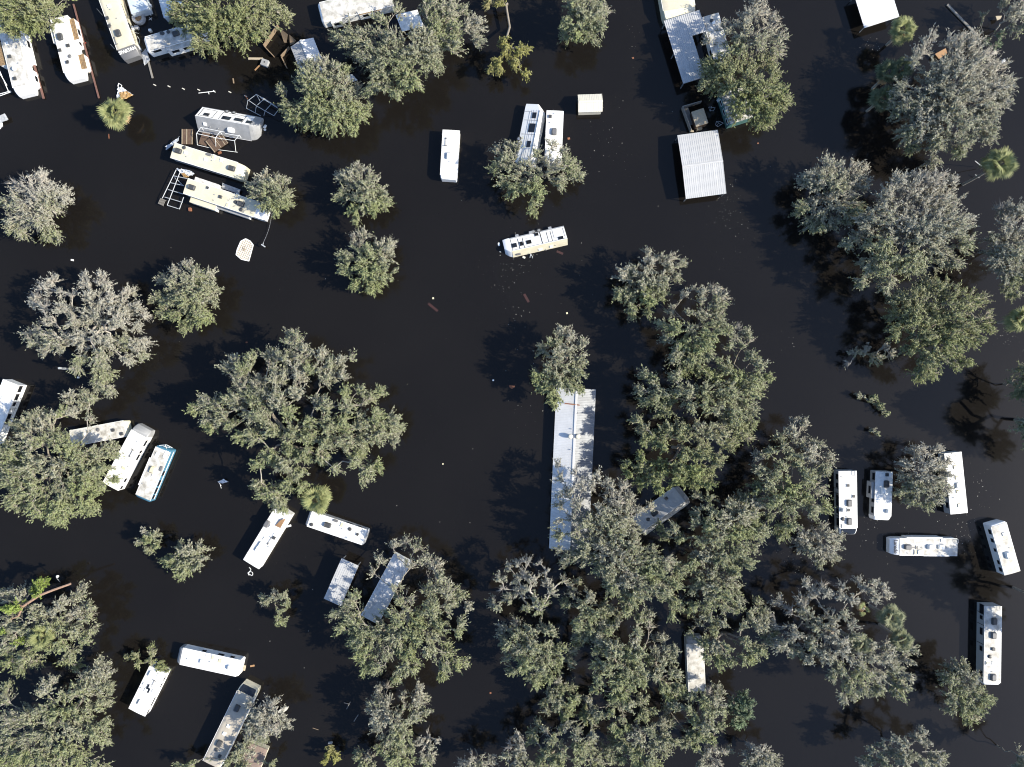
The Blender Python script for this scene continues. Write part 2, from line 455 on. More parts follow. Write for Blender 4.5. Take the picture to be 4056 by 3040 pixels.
def rv(name, label, f, cs, h=1.5, wall='white_wall', roof='white_roof', caps=(), items=(), slides=(), wins=(),
       stripes=(), trim='trim_white', group=None, cat='trailer', roll=0.0, edge=None, wheels=None, seams=0, wall_h=None):
    """a caravan body standing in the water: body, roof, edge trims, caps, roof kit, slide-outs, windows"""
    rnd = random.Random(label)
    if edge is None:
        F = Frame(f, cs, h)
        root = empty(name, (F.c.x, F.c.y, 0), F.rz)
    else:
        # rolled over: edge = (p0, p1, height) of the roof-to-wall edge on its left-hand side, cs = (width, total height)
        p0, p1 = P(f, *edge[0], edge[2]), P(f, *edge[1], edge[2])
        class G: pass
        F = G()
        F.x = (p1 - p0).normalized(); F.y = Vector((-F.x.y, F.x.x))
        F.L = (p1 - p0).length; F.W = cs[0]; F.sg = 1; F.h = h; F.f = f
        F.rz = math.atan2(F.x.y, F.x.x)
        th = math.radians(roll)
        mid = (p0 + p1) / 2
        dy = F.W / 2 * math.cos(th) - h * math.sin(th)
        dz = F.W / 2 * math.sin(th) + h * math.cos(th)
        root = empty(name)
        root.location = (mid.x - F.y.x * dy, mid.y - F.y.y * dy, edge[2] - dz)
        root.rotation_euler = (Matrix.Rotation(F.rz, 3, 'Z') @ Matrix.Rotation(th, 3, 'X')).to_euler()
    tag(root, label, cat, group)
    L, W = F.L, F.W
    hx, hy = L / 2, W / 2
    zb = -1.3 if wall_h is None else h - wall_h
    # body walls
    MB().rings([[(x, y * (hy - 0.015), z) for y, z in ((-1, zb), (1, zb), (1, h - 0.03), (-1, h - 0.03))] for x in (-hx + 0.012, hx - 0.012)]).build('body', wall, root)
    # crowned roof skin with a turned-down edge
    ys = [-1, -0.97, -0.6, -0.2, 0.2, 0.6, 0.97, 1]
    R = []
    for x in (-hx, hx):
        top = [(x, q * (hy + 0.02), h + 0.045 * (1 - q * q) - (0.03 if abs(q) == 1 else 0)) for q in ys]
        R.append(top + [(x, hy + 0.02, h - 0.08), (x, -hy - 0.02, h - 0.08)])
    MB().rings(R).build('roof', roof, root, True)
    for sy in (-1, 1):
        MB().box((0, sy * (hy + 0.03), h - 0.03), (L - 0.02, 0.045, 0.06)).build('edge_trim', trim, root)
    for k in range(seams):
        x = -hx + L * (k + 1) / (seams + 1)
        MB().box((x, 0, h + 0.036), (0.05, W * 0.9, 0.03)).build('roof_seam', roof, root)
    # front and rear caps
    for cp in caps:
        end, ln, drop, mt = cp[:4]
        sx = 1 if end == 1 else -1
        R = []
        for q in (0, 0.18, 0.4, 0.65, 0.86, 1.0):
            zt = h - 0.01 - drop * (q ** 1.6)
            w = hy * (1 - 0.13 * q ** 3)
            x = sx * (hx - 0.01 + ln * q)
            e = 0.10
            R.append([(x, -w, zb), (x, w, zb), (x, w, zt - e), (x, w - e, zt), (x, -w + e, zt), (x, -w, zt - e)])
        if sx < 0: R = [list(reversed(r)) for r in R]
        co = MB().rings(R).build('end_cap', mt, root, True)
        if len(cp) > 4 and cp[4] == 'windshield':
            R2 = []
            for q in (0.10, 0.28, 0.45, 0.62, 0.8, 0.95):
                zt = h + 0.005 - drop * q ** 1.6
                sl_ = math.atan2(drop * 1.6 * q ** 0.6, ln)
                x = sx * (hx + ln * q + 0.03 * math.sin(sl_)); z = zt + 0.03 * math.cos(sl_)
                w = hy * (1 - 0.13 * q ** 3) - 0.16
                R2.append([(x, -w, z - 0.12), (x, w, z - 0.12), (x, w, z), (x, -w, z)])
            if sx < 0: R2 = [list(reversed(r2)) for r2 in R2]
            MB().rings(R2).build('windscreen', 'glass_dark', co)
        if len(cp) > 4 and isinstance(cp[4], tuple):
            txt, tdir, size, tm = cp[4]
            a = math.atan2(drop, ln)
            Y = (-sx * math.cos(a), 0, math.sin(a))
            X = (0, sx, 0)
            q = 0.5 if len(cp) < 6 else cp[5]
            zt = h - 0.01 - drop * q ** 1.6
            nrm = Vector(X).cross(Vector(Y))
            add_text(txt, co, Vector((sx * (hx + ln * q), 0, zt)) + nrm * 0.05, X, Y, size, tm)
    # roof kit
    for it in items:
        k, px, py = it[:3]
        if edge is None:
            x, y = F.loc(px, py)
        else:
            x, y = px * hx, py * hy
        if abs(x) > hx - 0.1 or abs(y) > hy - 0.08:
            x = max(-hx + 0.2, min(hx - 0.2, x)); y = max(-hy + 0.15, min(hy - 0.15, y))
        roof_item(root, k, x, y, h + 0.045 * (1 - (y / hy) ** 2), rnd)
    # slide-outs: two points along the outer roof edge, drop below the roof, topper material, windows
    for s_ in slides:
        (ax, ay), (bx, by), drop, tm = s_[:4]
        x0, y0 = F.loc(ax, ay, h - drop); x1, y1 = F.loc(bx, by, h - drop)
        x0, x1 = min(x0, x1), max(x0, x1)
        yo = (y0 + y1) / 2
        sd = 1 if yo > 0 else -1
        depth = max(0.07, abs(yo) - hy)
        so = MB().box(((x0 + x1) / 2, sd * (hy + depth / 2), (h - drop - 1.3) / 2), (x1 - x0, depth, h - drop + 1.3)).build('slide_out', wall, root)
        MB().box(((x0 + x1) / 2, sd * (hy + depth / 2 + 0.004), h - drop + 0.02), (x1 - x0 + 0.06, depth + 0.03, 0.05)).build('slide_roof', tm, so)
        for (u, w) in (s_[4] if len(s_) > 4 else ()):
            window(so, sd, x0 + (x1 - x0) * u, h - drop - 0.45, w, 0.5, F, hy + depth)
    # windows: (side, u in -1..1, z below the roof, width, height)
    for wd in wins:
        side, u, dz, w, hh = wd[:5]
        fm = wd[5] if len(wd) > 5 else 'trim_black'
        if side in ('a', 'b'):
            window(root, F.sg * (1 if side == 'b' else -1), u * hx, h - dz, w, hh, F, frame=fm)
        elif side == '1':
            window(root, 'x+', u * hy, h - dz, w, hh, F, hx, fm)
        else:
            window(root, 'x-', u * hy, h - dz, w, hh, F, -hx, fm)
    # stripes on the walls: (side, u0, u1, z below roof, height, material)
    for st in stripes:
        side, u0, u1, dz, hh, mt = st
        sd = F.sg * (1 if side == 'b' else -1)
        MB().box(((u0 + u1) / 2 * hx, sd * (hy - 0.008), h - dz), (abs(u1 - u0) * hx, 0.03, hh)).build('stripe', mt, root)
    if wheels:
        for u, z in wheels:
            for sd in (1,):
                y = sd * (hy - 0.02)
                w_ = MB().rings([[(u * hx + math.cos(t) * r, y + dy, z + math.sin(t) * r) for t in [2 * math.pi * i / 18 for i in range(18)]]
                                 for r, dy in ((0.30, -0.2), (0.37, -0.17), (0.37, 0.0), (0.31, 0.03))][::-1]).build('wheel', 'tyre', root, True)
                MB().rings([[(u * hx + math.cos(t) * r, y + dy, z + math.sin(t) * r) for t in [2 * math.pi * i / 14 for i in range(14)]]
                            for r, dy in ((0.20, 0.0), (0.20, 0.045), (0.08, 0.055))][::-1]).build('hub', 'hub', w_, True)
    return root, F

def shed(name, label, f, cs, eave, ridge, roofm='metal_roof', wallm='white_wall', spacing=0.28, parts=True, group=None,
         cat='shed', posts=False, inset=0.12, items=(), over=0.0, mono=False, roofm2=None, ridgecap=True, open_front=False):
    """ridge runs along c0->c1; every roof slope is laid from ribbed sheets running up to the ridge"""
    F = Frame(f, cs, (eave + ridge) / 2)
    root = empty(name, (F.c.x, F.c.y, 0), F.rz)
    tag(root, label, cat, group)
    hx, hy = F.L / 2, F.W / 2
    if posts:
        n = max(2, int(F.L / 3.2) + 1)
        for k in range(n):
            for sy in (-1, 1):
                x = -hx + 0.15 + (F.L - 0.3) * k / (n - 1)
                MB().box((x, sy * (hy - 0.12), (eave - 2.1) / 2), (0.10, 0.10, eave + 2.0)).build('post', 'galvanised_and_shaded_roof', root)
        for sy in (-1, 1):
            MB().box((0, sy * (hy - 0.12), eave - 0.10), (F.L - 0.1, 0.07, 0.10)).build('eave_beam', 'galvanised_and_shaded_roof', root)
    else:
        i = inset
        if mono:
            pr = [(-hy + i, -1.3), (hy - i, -1.3), (hy - i, ridge - 0.05), (-hy + i, eave - 0.05)]
        else:
            pr = [(-hy + i, -1.3), (hy - i, -1.3), (hy - i, eave - 0.05), (0, ridge - 0.07), (-hy + i, eave - 0.05)]
        MB().rings([[(x, y, z) for y, z in pr] for x in (-hx + i, hx - i)]).build('walls', wallm, root)
    n = max(3, round(F.L / spacing))
    w = F.L / n
    slopes = [(-hy, eave, hy, ridge)] if mono else [(-hy, eave, 0.0, ridge), (hy, eave, 0.0, ridge)]
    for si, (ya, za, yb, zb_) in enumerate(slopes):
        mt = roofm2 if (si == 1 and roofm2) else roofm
        prof = [(-w / 2, 0.0), (w / 2 - 0.075, 0.0), (w / 2 - 0.055, 0.02), (w / 2 - 0.015, 0.02), (w / 2, 0.0)]
        def sheet(x0, mb):
            n_ = len(prof)
            A = [(x0 + x, ya, za + z) for x, z in prof] + [(x0 + w / 2, ya, za - 0.03), (x0 - w / 2, ya, za - 0.03)]
            B = [(x0 + x, yb, zb_ + z) for x, z in prof] + [(x0 + w / 2, yb, zb_ - 0.03), (x0 - w / 2, yb, zb_ - 0.03)]
            mb.rings([A, B] if ya < yb else [B, A])
        if parts:
            m_ = MB(); sheet(0.0, m_)
            me = m_.mesh('roof_sheet', mt)
            for k in range(n):
                o = link_mesh('roof_sheet', me, root)
                o.location = (-hx + w * (k + 0.5), 0, 0)
        else:
            m_ = MB()
            for k in range(n): sheet(-hx + w * (k + 0.5), m_)
            tag(m_.build('roof_sheets', mt, root), kind='stuff')
    if ridgecap and not mono:
        MB().rings([[(x, y, z) for y, z in ((-0.14, ridge - 0.0), (0.14, ridge - 0.0), (0.13, ridge + 0.045), (0, ridge + 0.07), (-0.13, ridge + 0.045))] for x in (-hx, hx)]).build('ridge_cap', roofm2 or roofm, root)
    for it in items:
        x, y = F.loc(it[1], it[2])
        z = ridge - abs(y) / hy * (ridge - eave)
        roof_item(root, it[0], x, y, z + 0.02, None)
    return root, F

def plank(name, label, cat, f, p0, p1, w, m, h=0.06, th=0.06, h1=None, group=None):
    a = P(f, *p0, h); b_ = P(f, *p1, h if h1 is None else h1)
    za, zb = h, h if h1 is None else h1
    d = Vector((b_.x - a.x, b_.y - a.y, zb - za))
    o = MB().box((0, 0, 0), (d.length, w, th)).build(name, m)
    o.location = ((a.x + b_.x) / 2, (a.y + b_.y) / 2, (za + zb) / 2)
    o.rotation_euler = (0, -math.asin(d.z / d.length), math.atan2(d.y, d.x))
    return tag(o, label, cat, group)

def sheet_thing(name, label, cat, f, pts, hs, m, th=0.04, crumple=0.0, seed=0, group=None, n=7, build=True, parent=None):
    """a bent or crumpled sheet spanning four surveyed corners at their own heights"""
    rr = random.Random(seed)
    q = [Vector((*P(f, *p, h_), h_)) for p, h_ in zip(pts, hs)]
    c = sum(q, Vector()) / 4
    vs_, fs_ = [], []
    for i in range(n):
        for j in range(n):
            u, v = i / (n - 1), j / (n - 1)
            p = q[0] * (1 - u) * (1 - v) + q[1] * u * (1 - v) + q[2] * u * v + q[3] * (1 - u) * v
            p = p + Vector((rr.uniform(-1, 1) * 0.5, rr.uniform(-1, 1) * 0.5, rr.uniform(-1, 1))) * crumple
            p.z = max(p.z, 0.015)
            vs_.append(p - c)
    N = len(vs_)
    vs_ += [v - Vector((0, 0, th)) for v in vs_]
    for i in range(n - 1):
        for j in range(n - 1):
            a, b_, c_, d = i * n + j, (i + 1) * n + j, (i + 1) * n + j + 1, i * n + j + 1
            fs_.append((a, b_, c_, d)); fs_.append((d + N, c_ + N, b_ + N, a + N))
    for k in range(n - 1):
        for a, b_ in ((k, k + 1), ((n - 1) * n + k + 1, (n - 1) * n + k), ((k + 1) * n, k * n), (k * n + n - 1, (k + 1) * n + n - 1)):
            fs_.append((a, b_, b_ + N, a + N))
    o = MB().add(vs_, fs_).build(name, m)
    o.location = c
    return tag(o, label, cat, group)

def pipes(name, label, cat, f, segs, m='pipe_white', r=0.035, part='pipe', group=None):
    """a frame of poles; each pole a part. segs: ((x,y,h),(x,y,h))"""
    w = [[Vector((*P(f, s[0], s[1], s[2]), s[2])) for s in sg] for sg in segs]
    allp = [p for sg in w for p in sg]
    c = sum(allp, Vector()) / len(allp); c.z = 0
    root = empty(name, c)
    tag(root, label, cat, group)
    for a, b_ in w:
        MB().tube(a - c, b_ - c, r, 7).build(part, m, root)
    return root

def box_thing(name, label, cat, f, p, d, m, rz=0.0, z=0.0, r=0.03, group=None, lid=None):
    a = P(f, *p, z + d[2] / 2)
    root = MB().rbox((0, 0, 0), d, r, min(0.03, d[2] / 3)).build(name, m, None, True)
    root.location = (a.x, a.y, z + d[2] / 2)
    root.rotation_euler = (0, 0, rz)
    tag(root, label, cat, group)
    if lid:
        MB().rbox((0, 0, d[2] / 2 + 0.015), (d[0] * 1.04, d[1] * 1.04, 0.05), r, 0.02).build('lid', lid, root, True)
    return root
# ------------------------------------------------------------------ trees
def mesh_np(name, verts, tris, m, attr=None):
    me = bpy.data.meshes.new(name)
    nv, nf = len(verts), len(tris)
    me.vertices.add(nv)
    me.vertices.foreach_set('co', verts.astype(np.float32).ravel())
    me.loops.add(nf * 3)
    me.loops.foreach_set('vertex_index', tris.astype(np.int32).ravel())
    me.polygons.add(nf)
    me.polygons.foreach_set('loop_start', np.arange(0, nf * 3, 3, dtype=np.int32))
    me.update(calc_edges=True)
    if attr is not None:
        a = me.attributes.new('tint', 'FLOAT', 'FACE')
        a.data.foreach_set('value', attr.astype(np.float32))
    me.materials.append(MATS[m])
    return me

def unit(v):
    return v / np.maximum(np.linalg.norm(v, axis=-1, keepdims=True), 1e-9)

def tubes(A, B, ra, rb, n=4):
    """many tapered n-sided tubes at once -> verts, tris"""
    d = unit(B - A)
    ref = np.where(np.abs(d[:, 2:3]) > 0.9, np.array([[1.0, 0, 0]]), np.array([[0, 0, 1.0]]))
    u = unit(np.cross(d, ref)); w = np.cross(d, u)
    ang = np.arange(n) * 2 * np.pi / n
    off = u[:, None, :] * np.cos(ang)[None, :, None] + w[:, None, :] * np.sin(ang)[None, :, None]
    V = np.concatenate([A[:, None] + off * ra[:, None, None], B[:, None] + off * rb[:, None, None]], 1)
    base = np.arange(len(A))[:, None, None] * (2 * n)
    i = np.arange(n); j = (i + 1) % n
    T = np.concatenate([np.stack([i, i + n, j + n], 1), np.stack([i, j + n, j], 1)], 0)[None]
    return V.reshape(-1, 3), (base + T).reshape(-1, 3)

def spikes(A, B, r):
    d = unit(B - A)
    ref = np.where(np.abs(d[:, 2:3]) > 0.9, np.array([[1.0, 0, 0]]), np.array([[0, 0, 1.0]]))
    u = unit(np.cross(d, ref)); w = np.cross(d, u)
    ang = np.arange(3) * 2 * np.pi / 3
    off = u[:, None, :] * np.cos(ang)[None, :, None] + w[:, None, :] * np.sin(ang)[None, :, None]
    V = np.concatenate([A[:, None] + off * r[:, None, None], B[:, None]], 1)
    base = np.arange(len(A))[:, None, None] * 4
    T = np.array([[0, 3, 1], [1, 3, 2], [2, 3, 0]])[None]
    return V.reshape(-1, 3), (base + T).reshape(-1, 3)

TREE_TRIS = 0
def tree(label, f, lobes, ht=6.0, leaf=1.0, bare=0.5, fol='foliage_olive', bark='bark', name='oak_tree', base=None, dens=1.0,
         group='flooded trees', twig=1.0, seed=None, cat='tree', limb=1.0, flat=0.62, grad=0.35, lscale=1.0):
    """trunk and limbs grown as a minimum-path network through the crown volume, then twigs and leaves"""
    global TREE_TRIS
    rng = np.random.default_rng(abs(hash_label(label)) if seed is None else seed)
    s = FR[f][2]
    L = []
    for q in lobes:
        x, y, r = q[:3]
        L.append((x, y, r, q[3] if len(q) > 3 else 1.0))
    L = np.array(L, float)
    cx, cy = np.average(L[:, 0], weights=L[:, 2] ** 2), np.average(L[:, 1], weights=L[:, 2] ** 2)
    dd = np.hypot(L[:, 0] - cx, L[:, 1] - cy)
    dm = max(1.0, (dd + L[:, 2] * 0.5).max())
    C, Rr = [], []
    for (x, y, r, dn), d in zip(L, dd):
        z = ht * (1.0 - 0.38 * (d / dm) ** 2) + rng.normal() * 0.06 * ht
        p = P(f, x, y, z)
        C.append((p.x, p.y, z)); Rr.append(S(f, r, z))
    C = np.array(C); Rr = np.array(Rr)
    if base is None:
        bx, by = np.average(C[:, 0], weights=Rr ** 2), np.average(C[:, 1], weights=Rr ** 2)
    else:
        b_ = P(f, *base, 0); bx, by = b_.x, b_.y
    pts, lob = [], []
    for k in range(len(C)):
        n = int(2.6 * dens * L[k, 3] * math.pi * Rr[k] ** 2) + 4
        az = rng.random(n) * 2 * np.pi
        rho = rng.random(n) ** 0.55
        rp = max(Rr[k] * 0.93 - 0.50, Rr[k] * 0.42)
        zz = (rng.random(n) - 0.62) * min(Rr[k] * flat * 2.0, 2.6) - 0.25 * rho ** 2 * min(Rr[k], 1.5)
        p = C[k] + np.stack([rho * np.cos(az) * rp, rho * np.sin(az) * rp, zz], 1)
        p[:, 2] = np.maximum(p[:, 2], 0.5 + rng.random(n) * 0.5)
        pts.append(p); lob.append(np.full(n, k))
    pts = np.concatenate(pts); lob = np.concatenate(lob)
    c3 = np.array([bx, by, 0.45 * ht])
    fork = np.array([[bx, by, -1.6], [bx + rng.normal() * 0.15, by + rng.normal() * 0.15, 0.18 * ht], [bx + rng.normal() * 0.3, by + rng.normal() * 0.3, 0.40 * ht]])
    N = len(pts)
    X = np.concatenate([fork, pts])
    par = np.zeros(N + 3, int); par[0] = -1; par[1] = 0; par[2] = 1
    plen = np.zeros(N + 3); plen[1] = 0; plen[2] = 0
    bf = 0.42
    alive = np.ones(N, bool)
    dv = X[3:] - X[2]
    best = np.linalg.norm(dv, axis=1); bpar = np.full(N, 2)
    dist0 = best.copy()
    order = [0, 1, 2]
    for it in range(N):
        c = np.where(alive, best, 1e9)
        i = int(np.argmin(c))
        alive[i] = False
        g = i + 3
        par[g] = bpar[i]
        plen[g] = plen[bpar[i]] + np.linalg.norm(X[g] - X[bpar[i]])
        order.append(g)
        cand = np.linalg.norm(X[3:] - X[g], axis=1) + bf * plen[g]
        up = cand < best
        best[up] = cand[up]; bpar[up] = g
    cnt = np.ones(N + 3)
    for g in reversed(order):
        if par[g] >= 0: cnt[par[g]] += cnt[g]
    rad = np.clip(0.0135 * limb * cnt ** 0.44, 0.02, 0.24)
    rad[0] = max(rad[0], rad[1]) * 1.25
    # branches: each edge bent at its middle
    ch = np.arange(1, N + 3); pa = par[ch]
    A, B = X[pa], X[ch]
    ln = np.linalg.norm(B - A, axis=1)
    M = (A + B) / 2 + rng.normal(size=A.shape) * (0.10 * ln)[:, None]
    rA = np.minimum(rad[pa], rad[ch] * 1.35); rB = rad[ch]
    ends = np.ones(N + 3, bool); ends[pa] = False
    org = Vector((bx, by, 0))
    O = np.array([bx, by, 0.0])
    root = empty(name, org)
    tag(root, label, cat, group)
    big = cnt[ch] > max(14, N * 0.05)
    for nm, msk in (('trunk', big), ('branches', ~big)):
        if not msk.any(): continue
        sides = 6 if nm == 'trunk' else 4
        v1, t1 = tubes(A[msk] - O, M[msk] - O, rA[msk], (rA + rB)[msk] / 2, sides)
        v2, t2 = tubes(M[msk] - O, B[msk] - O, (rA + rB)[msk] / 2, rB[msk] * np.where(ends[ch][msk], 0.5, 1.0), sides)
        me = mesh_np(nm, np.concatenate([v1, v2]), np.concatenate([t1, t2 + len(v1)]), 'bark_trunk' if nm == 'trunk' and bark != 'bark_pale' else bark)
        tag(link_mesh(nm, me, root), kind='stuff' if nm == 'branches' else None)
        TREE_TRIS += len(t1) + len(t2)
    # twigs
    k = max(2, int(round(7 * twig)))
    src = np.repeat(np.arange(N + 2), k)
    sel = (cnt[ch][src] < 60) & (ch[src] > 2)
    src = src[sel]
    t = rng.random(len(src))
    base_p = np.where(t[:, None] < 0.5, A[src] + (M - A)[src] * (t * 2)[:, None], M[src] + (B - M)[src] * (t * 2 - 1)[:, None])
    ed = unit(B - A)[src]
    outw = X[ch][src] - np.array([bx, by, 0.35 * ht])
    outw = unit(outw)
    tw = unit(0.7 * ed + 0.55 * rng.normal(size=ed.shape) * np.array([1, 1, 0.7]) + 0.85 * outw + np.array([0, 0, 0.22]))
    tl = (0.40 + 0.75 * rng.random(len(src)) ** 1.4) * float(np.clip(Rr.mean() / 1.0, 0.4, 1.0)) * (0.9 + 0.25 * min(2, Rr.mean() / 2))
    tip = base_p + tw * tl[:, None]
    mid = base_p + tw * tl[:, None] * 0.55 + rng.normal(size=tip.shape) * (0.10 * tl)[:, None]
    v1, t1 = spikes(base_p - O, tip - O, 0.022 + 0.018 * rng.random(len(src)))
    tn = rng.random(len(src))
    me = mesh_np('twigs', v1, t1, bark if fol != 'foliage_grey' else 'bark_pale')
    tag(link_mesh('twigs', me, root), kind='stuff')
    TREE_TRIS += len(t1)
    ei = np.where(ends[ch] & (ch > 2))[0]
    ei = np.repeat(ei, 6)
    sp = X[ch][ei]
    od = sp - np.array([bx, by, 0.30 * ht]); od = unit(od)
    lobc = C[lob[ch[ei] - 3]]
    ol = unit(sp - lobc + rng.normal(size=sp.shape) * 0.05)
    sdir = unit(0.8 * unit(B - A)[ei] + 0.7 * od + 0.45 * ol + rng.normal(size=sp.shape) * 0.30 + np.array([0, 0, 0.10]))
    slen = (0.5 + 0.95 * rng.random(len(ei)) ** 1.3) * float(np.clip(Rr.mean() / 1.2, 0.35, 1.0))
    stip = sp + sdir * slen[:, None]
    v1, t1 = spikes(sp - O, stip - O, np.full(len(ei), 0.036))
    tag(link_mesh('shoots', mesh_np('shoots', v1, t1, bark if fol != 'foliage_grey' else 'bark_pale'), root), kind='stuff')
    TREE_TRIS += len(t1)
    src = np.concatenate([src, ei]); base_p = np.concatenate([base_p, sp]); tip = np.concatenate([tip, stip]); tw = np.concatenate([tw, sdir])
    # leaves: barer towards the wind-stripped (upper) side, with lush and thin lobes
    y_rel = (tip[:, 1] - (C[:, 1] - Rr).min()) / max(0.5, (C[:, 1] + Rr).max() - (C[:, 1] - Rr).min())
    lobe_l = rng.normal(0, 0.22, len(C)); lobe_t = rng.normal(0, 0.13, len(C))
    lk = lob[np.maximum(ch[src] - 3, 0)]
    keep = leaf * (1.0 - bare * np.clip((y_rel - 0.35) / 0.6, 0, 1)) + lobe_l[lk]
    m_ = 7
    li = np.repeat(np.arange(len(src)), m_)
    okk = rng.random(len(li)) < keep[li] * 0.9
    li = li[okk]
    n = len(li)
    t = 0.35 + 0.72 * rng.random(n)
    c = base_p[li] + (tip - base_p)[li] * t[:, None] + rng.normal(size=(n, 3)) * 0.05
    nrm = unit(rng.normal(size=(n, 3)) * 0.75 + np.array([0.15, -0.05, 0.75]))
    dr = unit(tw[li] + rng.normal(size=(n, 3)) * 0.42)
    dr = unit(dr - nrm * (dr * nrm).sum(1, keepdims=True))
    sd = np.cross(nrm, dr)
    ll = (0.17 + 0.16 * rng.random(n)) * lscale; lw = ll * 0.25
    V = np.stack([c - dr * ll[:, None] * 0.5 + sd * lw[:, None], c - dr * ll[:, None] * 0.5 - sd * lw[:, None], c + dr * ll[:, None] * 0.6], 1) - O
    tint = 0.62 + lobe_t[lk[li]] + rng.normal(0, 0.16, n) - grad * np.clip((y_rel[li] - 0.3) / 0.7, -0.3, 1)
    if n:
        me = mesh_np('crown', V.reshape(-1, 3), np.arange(n * 3).reshape(-1, 3), fol, np.clip(tint, 0, 1))
        tag(link_mesh('crown', me, root))
        TREE_TRIS += n
    return root

def hash_label(s):
    h = 2166136261
    for ch_ in s:
        h = ((h ^ ord(ch_)) * 16777619) & 0x7fffffff
    return h

def frond_mesh(seed, mtl, rad, n=15):
    """one costapalmate fan leaf: a stalk and folded leaflets"""
    rr = random.Random(seed)
    v, f_, tt = [], [], []
    st = rad * 0.42
    def tri(a, b_, c_, t):
        i = len(v); v.extend([a, b_, c_]); f_.append((i, i + 1, i + 2)); tt.append(t)
    w = 0.025
    for s_ in (-1, 1):
        tri((0, s_ * w, 0.0), (st, 0, 0.06), (0, 0, 0.05), 0.9)
    tri((0, -w, 0), (0, w, 0), (st, 0, 0.05), 0.9)
    for k in range(n):
        a = (k / (n - 1) - 0.5) * math.radians(150)
        ln = rad * (0.60 - 0.10 * abs(a) / 1.8) * rr.uniform(0.9, 1.08)
        ox = st - 0.10 * rad + 0.10 * rad * math.cos(a)
        d = Vector((math.cos(a), math.sin(a), 0))
        sdv = Vector((-d.y, d.x, 0))
        p0 = Vector((ox, 0, 0.05))
        mid = p0 + d * ln * 0.55 + Vector((0, 0, 0.05))
        tip = p0 + d * ln + Vector((0, 0, -0.16 * rad * rr.uniform(0.5, 1.3)))
        hw = ln * 0.085
        t = min(1, max(0, 0.45 + rr.uniform(-0.3, 0.4)))
        tri(p0, mid - sdv * hw - Vector((0, 0, 0.045)), mid, t)
        tri(p0, mid, mid + sdv * hw - Vector((0, 0, 0.045)), t * 0.8)
        tri(mid - sdv * hw - Vector((0, 0, 0.045)), tip, mid, t)
        tri(mid, tip, mid + sdv * hw - Vector((0, 0, 0.045)), t * 0.8)
    return mesh_np('frond', np.array([tuple(p) for p in v]), np.array(f_), mtl, np.array(tt))

FROND = {}
def palm(label, f, x, y, r, ht=5.5, n=26, mtl='frond_green', dry=5, base=None, group='cabbage palms'):
    rr = random.Random(label)
    p = P(f, x, y, ht)
    rad = S(f, r, ht)
    b_ = P(f, *base, 0) if base else Vector((p.x + rr.uniform(-.4, .4), p.y + rr.uniform(-.4, .4)))
    root = empty('palm_tree', (b_.x, b_.y, 0))
    tag(root, label, 'palm', group)
    top = Vector((p.x - b_.x, p.y - b_.y, ht))
    R = []
    for k in range(9):
        q = k / 8
        c = Vector((top.x * q ** 1.6, top.y * q ** 1.6, -1.5 + (ht + 1.5) * q))
        rd = 0.19 - 0.03 * q + (0.015 if k % 2 else 0)
        R.append([(c.x + rd * math.cos(2 * math.pi * i / 10), c.y + rd * math.sin(2 * math.pi * i / 10), c.z) for i in range(10)])
    MB().rings(R).build('trunk', 'bark', root, True)
    n = int(n * 0.85)
    for k in range(n + dry):
        d = k >= n
        mt = 'frond_dry' if d else mtl
        key = (mt, round(rad * rr.choice((0.85, 1.0, 1.12)), 1), rr.randrange(3))
        if key not in FROND:
            FROND[key] = frond_mesh(str(key), mt, key[1])
        o = link_mesh('frond', FROND[key], root)
        o.location = top
        az = k * 2.39996 + rr.uniform(-.4, .4)
        el = (-0.9 - rr.random() * 0.4) if d else math.radians(72) * (1 - (k / n) ** 0.75) - 0.42 * (k / n) + rr.uniform(-.1, .1)
        o.rotation_euler = (rr.uniform(-.25, .25), -el, az)
    return root
# ------------------------------------------------------------------ buildings first
G_T = 'flooded trailers'
G_R = 'trailers rolled on their side'
G_M = 'metal roofed buildings'

shed('mobile_home', 'very long mobile home with ribbed gable roof, slopes toned for shade and sun glare', '22',
     [(318, 1428), (388, 38), (725, 48), (668, 1447)], 1.15, 1.95, 'galvanised_and_shaded_roof', 'white_wall', 0.225, False, cat='mobile home',
     items=[('turbine', 503, 455), ('turbine', 566, 455), ('pipe', 515, 392), ('pipe', 505, 570)], roofm2='bright_and_sunlit_roof')  # both slopes are one metal; shade and glare are put into the colours
for nm, lb, ct, p0, p1, w, mt, h in (
        ('fallen_mast', 'thin grey mast lying across the ridge of the long mobile home', 'mast', (455, 172), (585, 187), 0.14, 'rust', 1.98),):
    plank(nm, lb, ct, '22', p0, p1, w, mt, h, 0.06)

shed('open_barn', 'large white ribbed gable roof on posts, biggest open square roof', '20',
     [(1500, 1722), (1855, 1668), (1783, 1122), (1437, 1162)], 1.75, 2.15, 'metal_roof', 'white_wall', 0.285, True, cat='carport', posts=True,
     roofm2='metal_roof', group=G_M)
shed('garden_shed', 'small tan ribbed shed with gable roof standing alone in open water', 'b',
     [(1640, 366), (2068, 352), (2060, 40), (1638, 55)], 1.35, 1.95, 'tan_metal', 'tan_metal', 0.24, True, cat='shed')
shed('metal_shed', 'white gabled shed half hidden by an oak beside the timber frames', 'f',
     [(500, 290), (640, 665), (865, 575), (705, 205)], 1.2, 1.85, 'metal_roof', 'white_wall', 0.26, True, cat='shed', roofm2='bright_and_sunlit_roof', group=G_M)  # sun-facing slope gets paler sheets, its sunlight painted into the metal
shed('carport', 'narrow grey ribbed carport on posts beside the shiny aluminium trailer', '12',
     [(580, 1858), (725, 1922), (895, 1577), (745, 1510)], 2.0, 2.12, 'metal_roof', 'white_wall', 0.29, True, cat='carport', posts=True, mono=True, group=G_M)
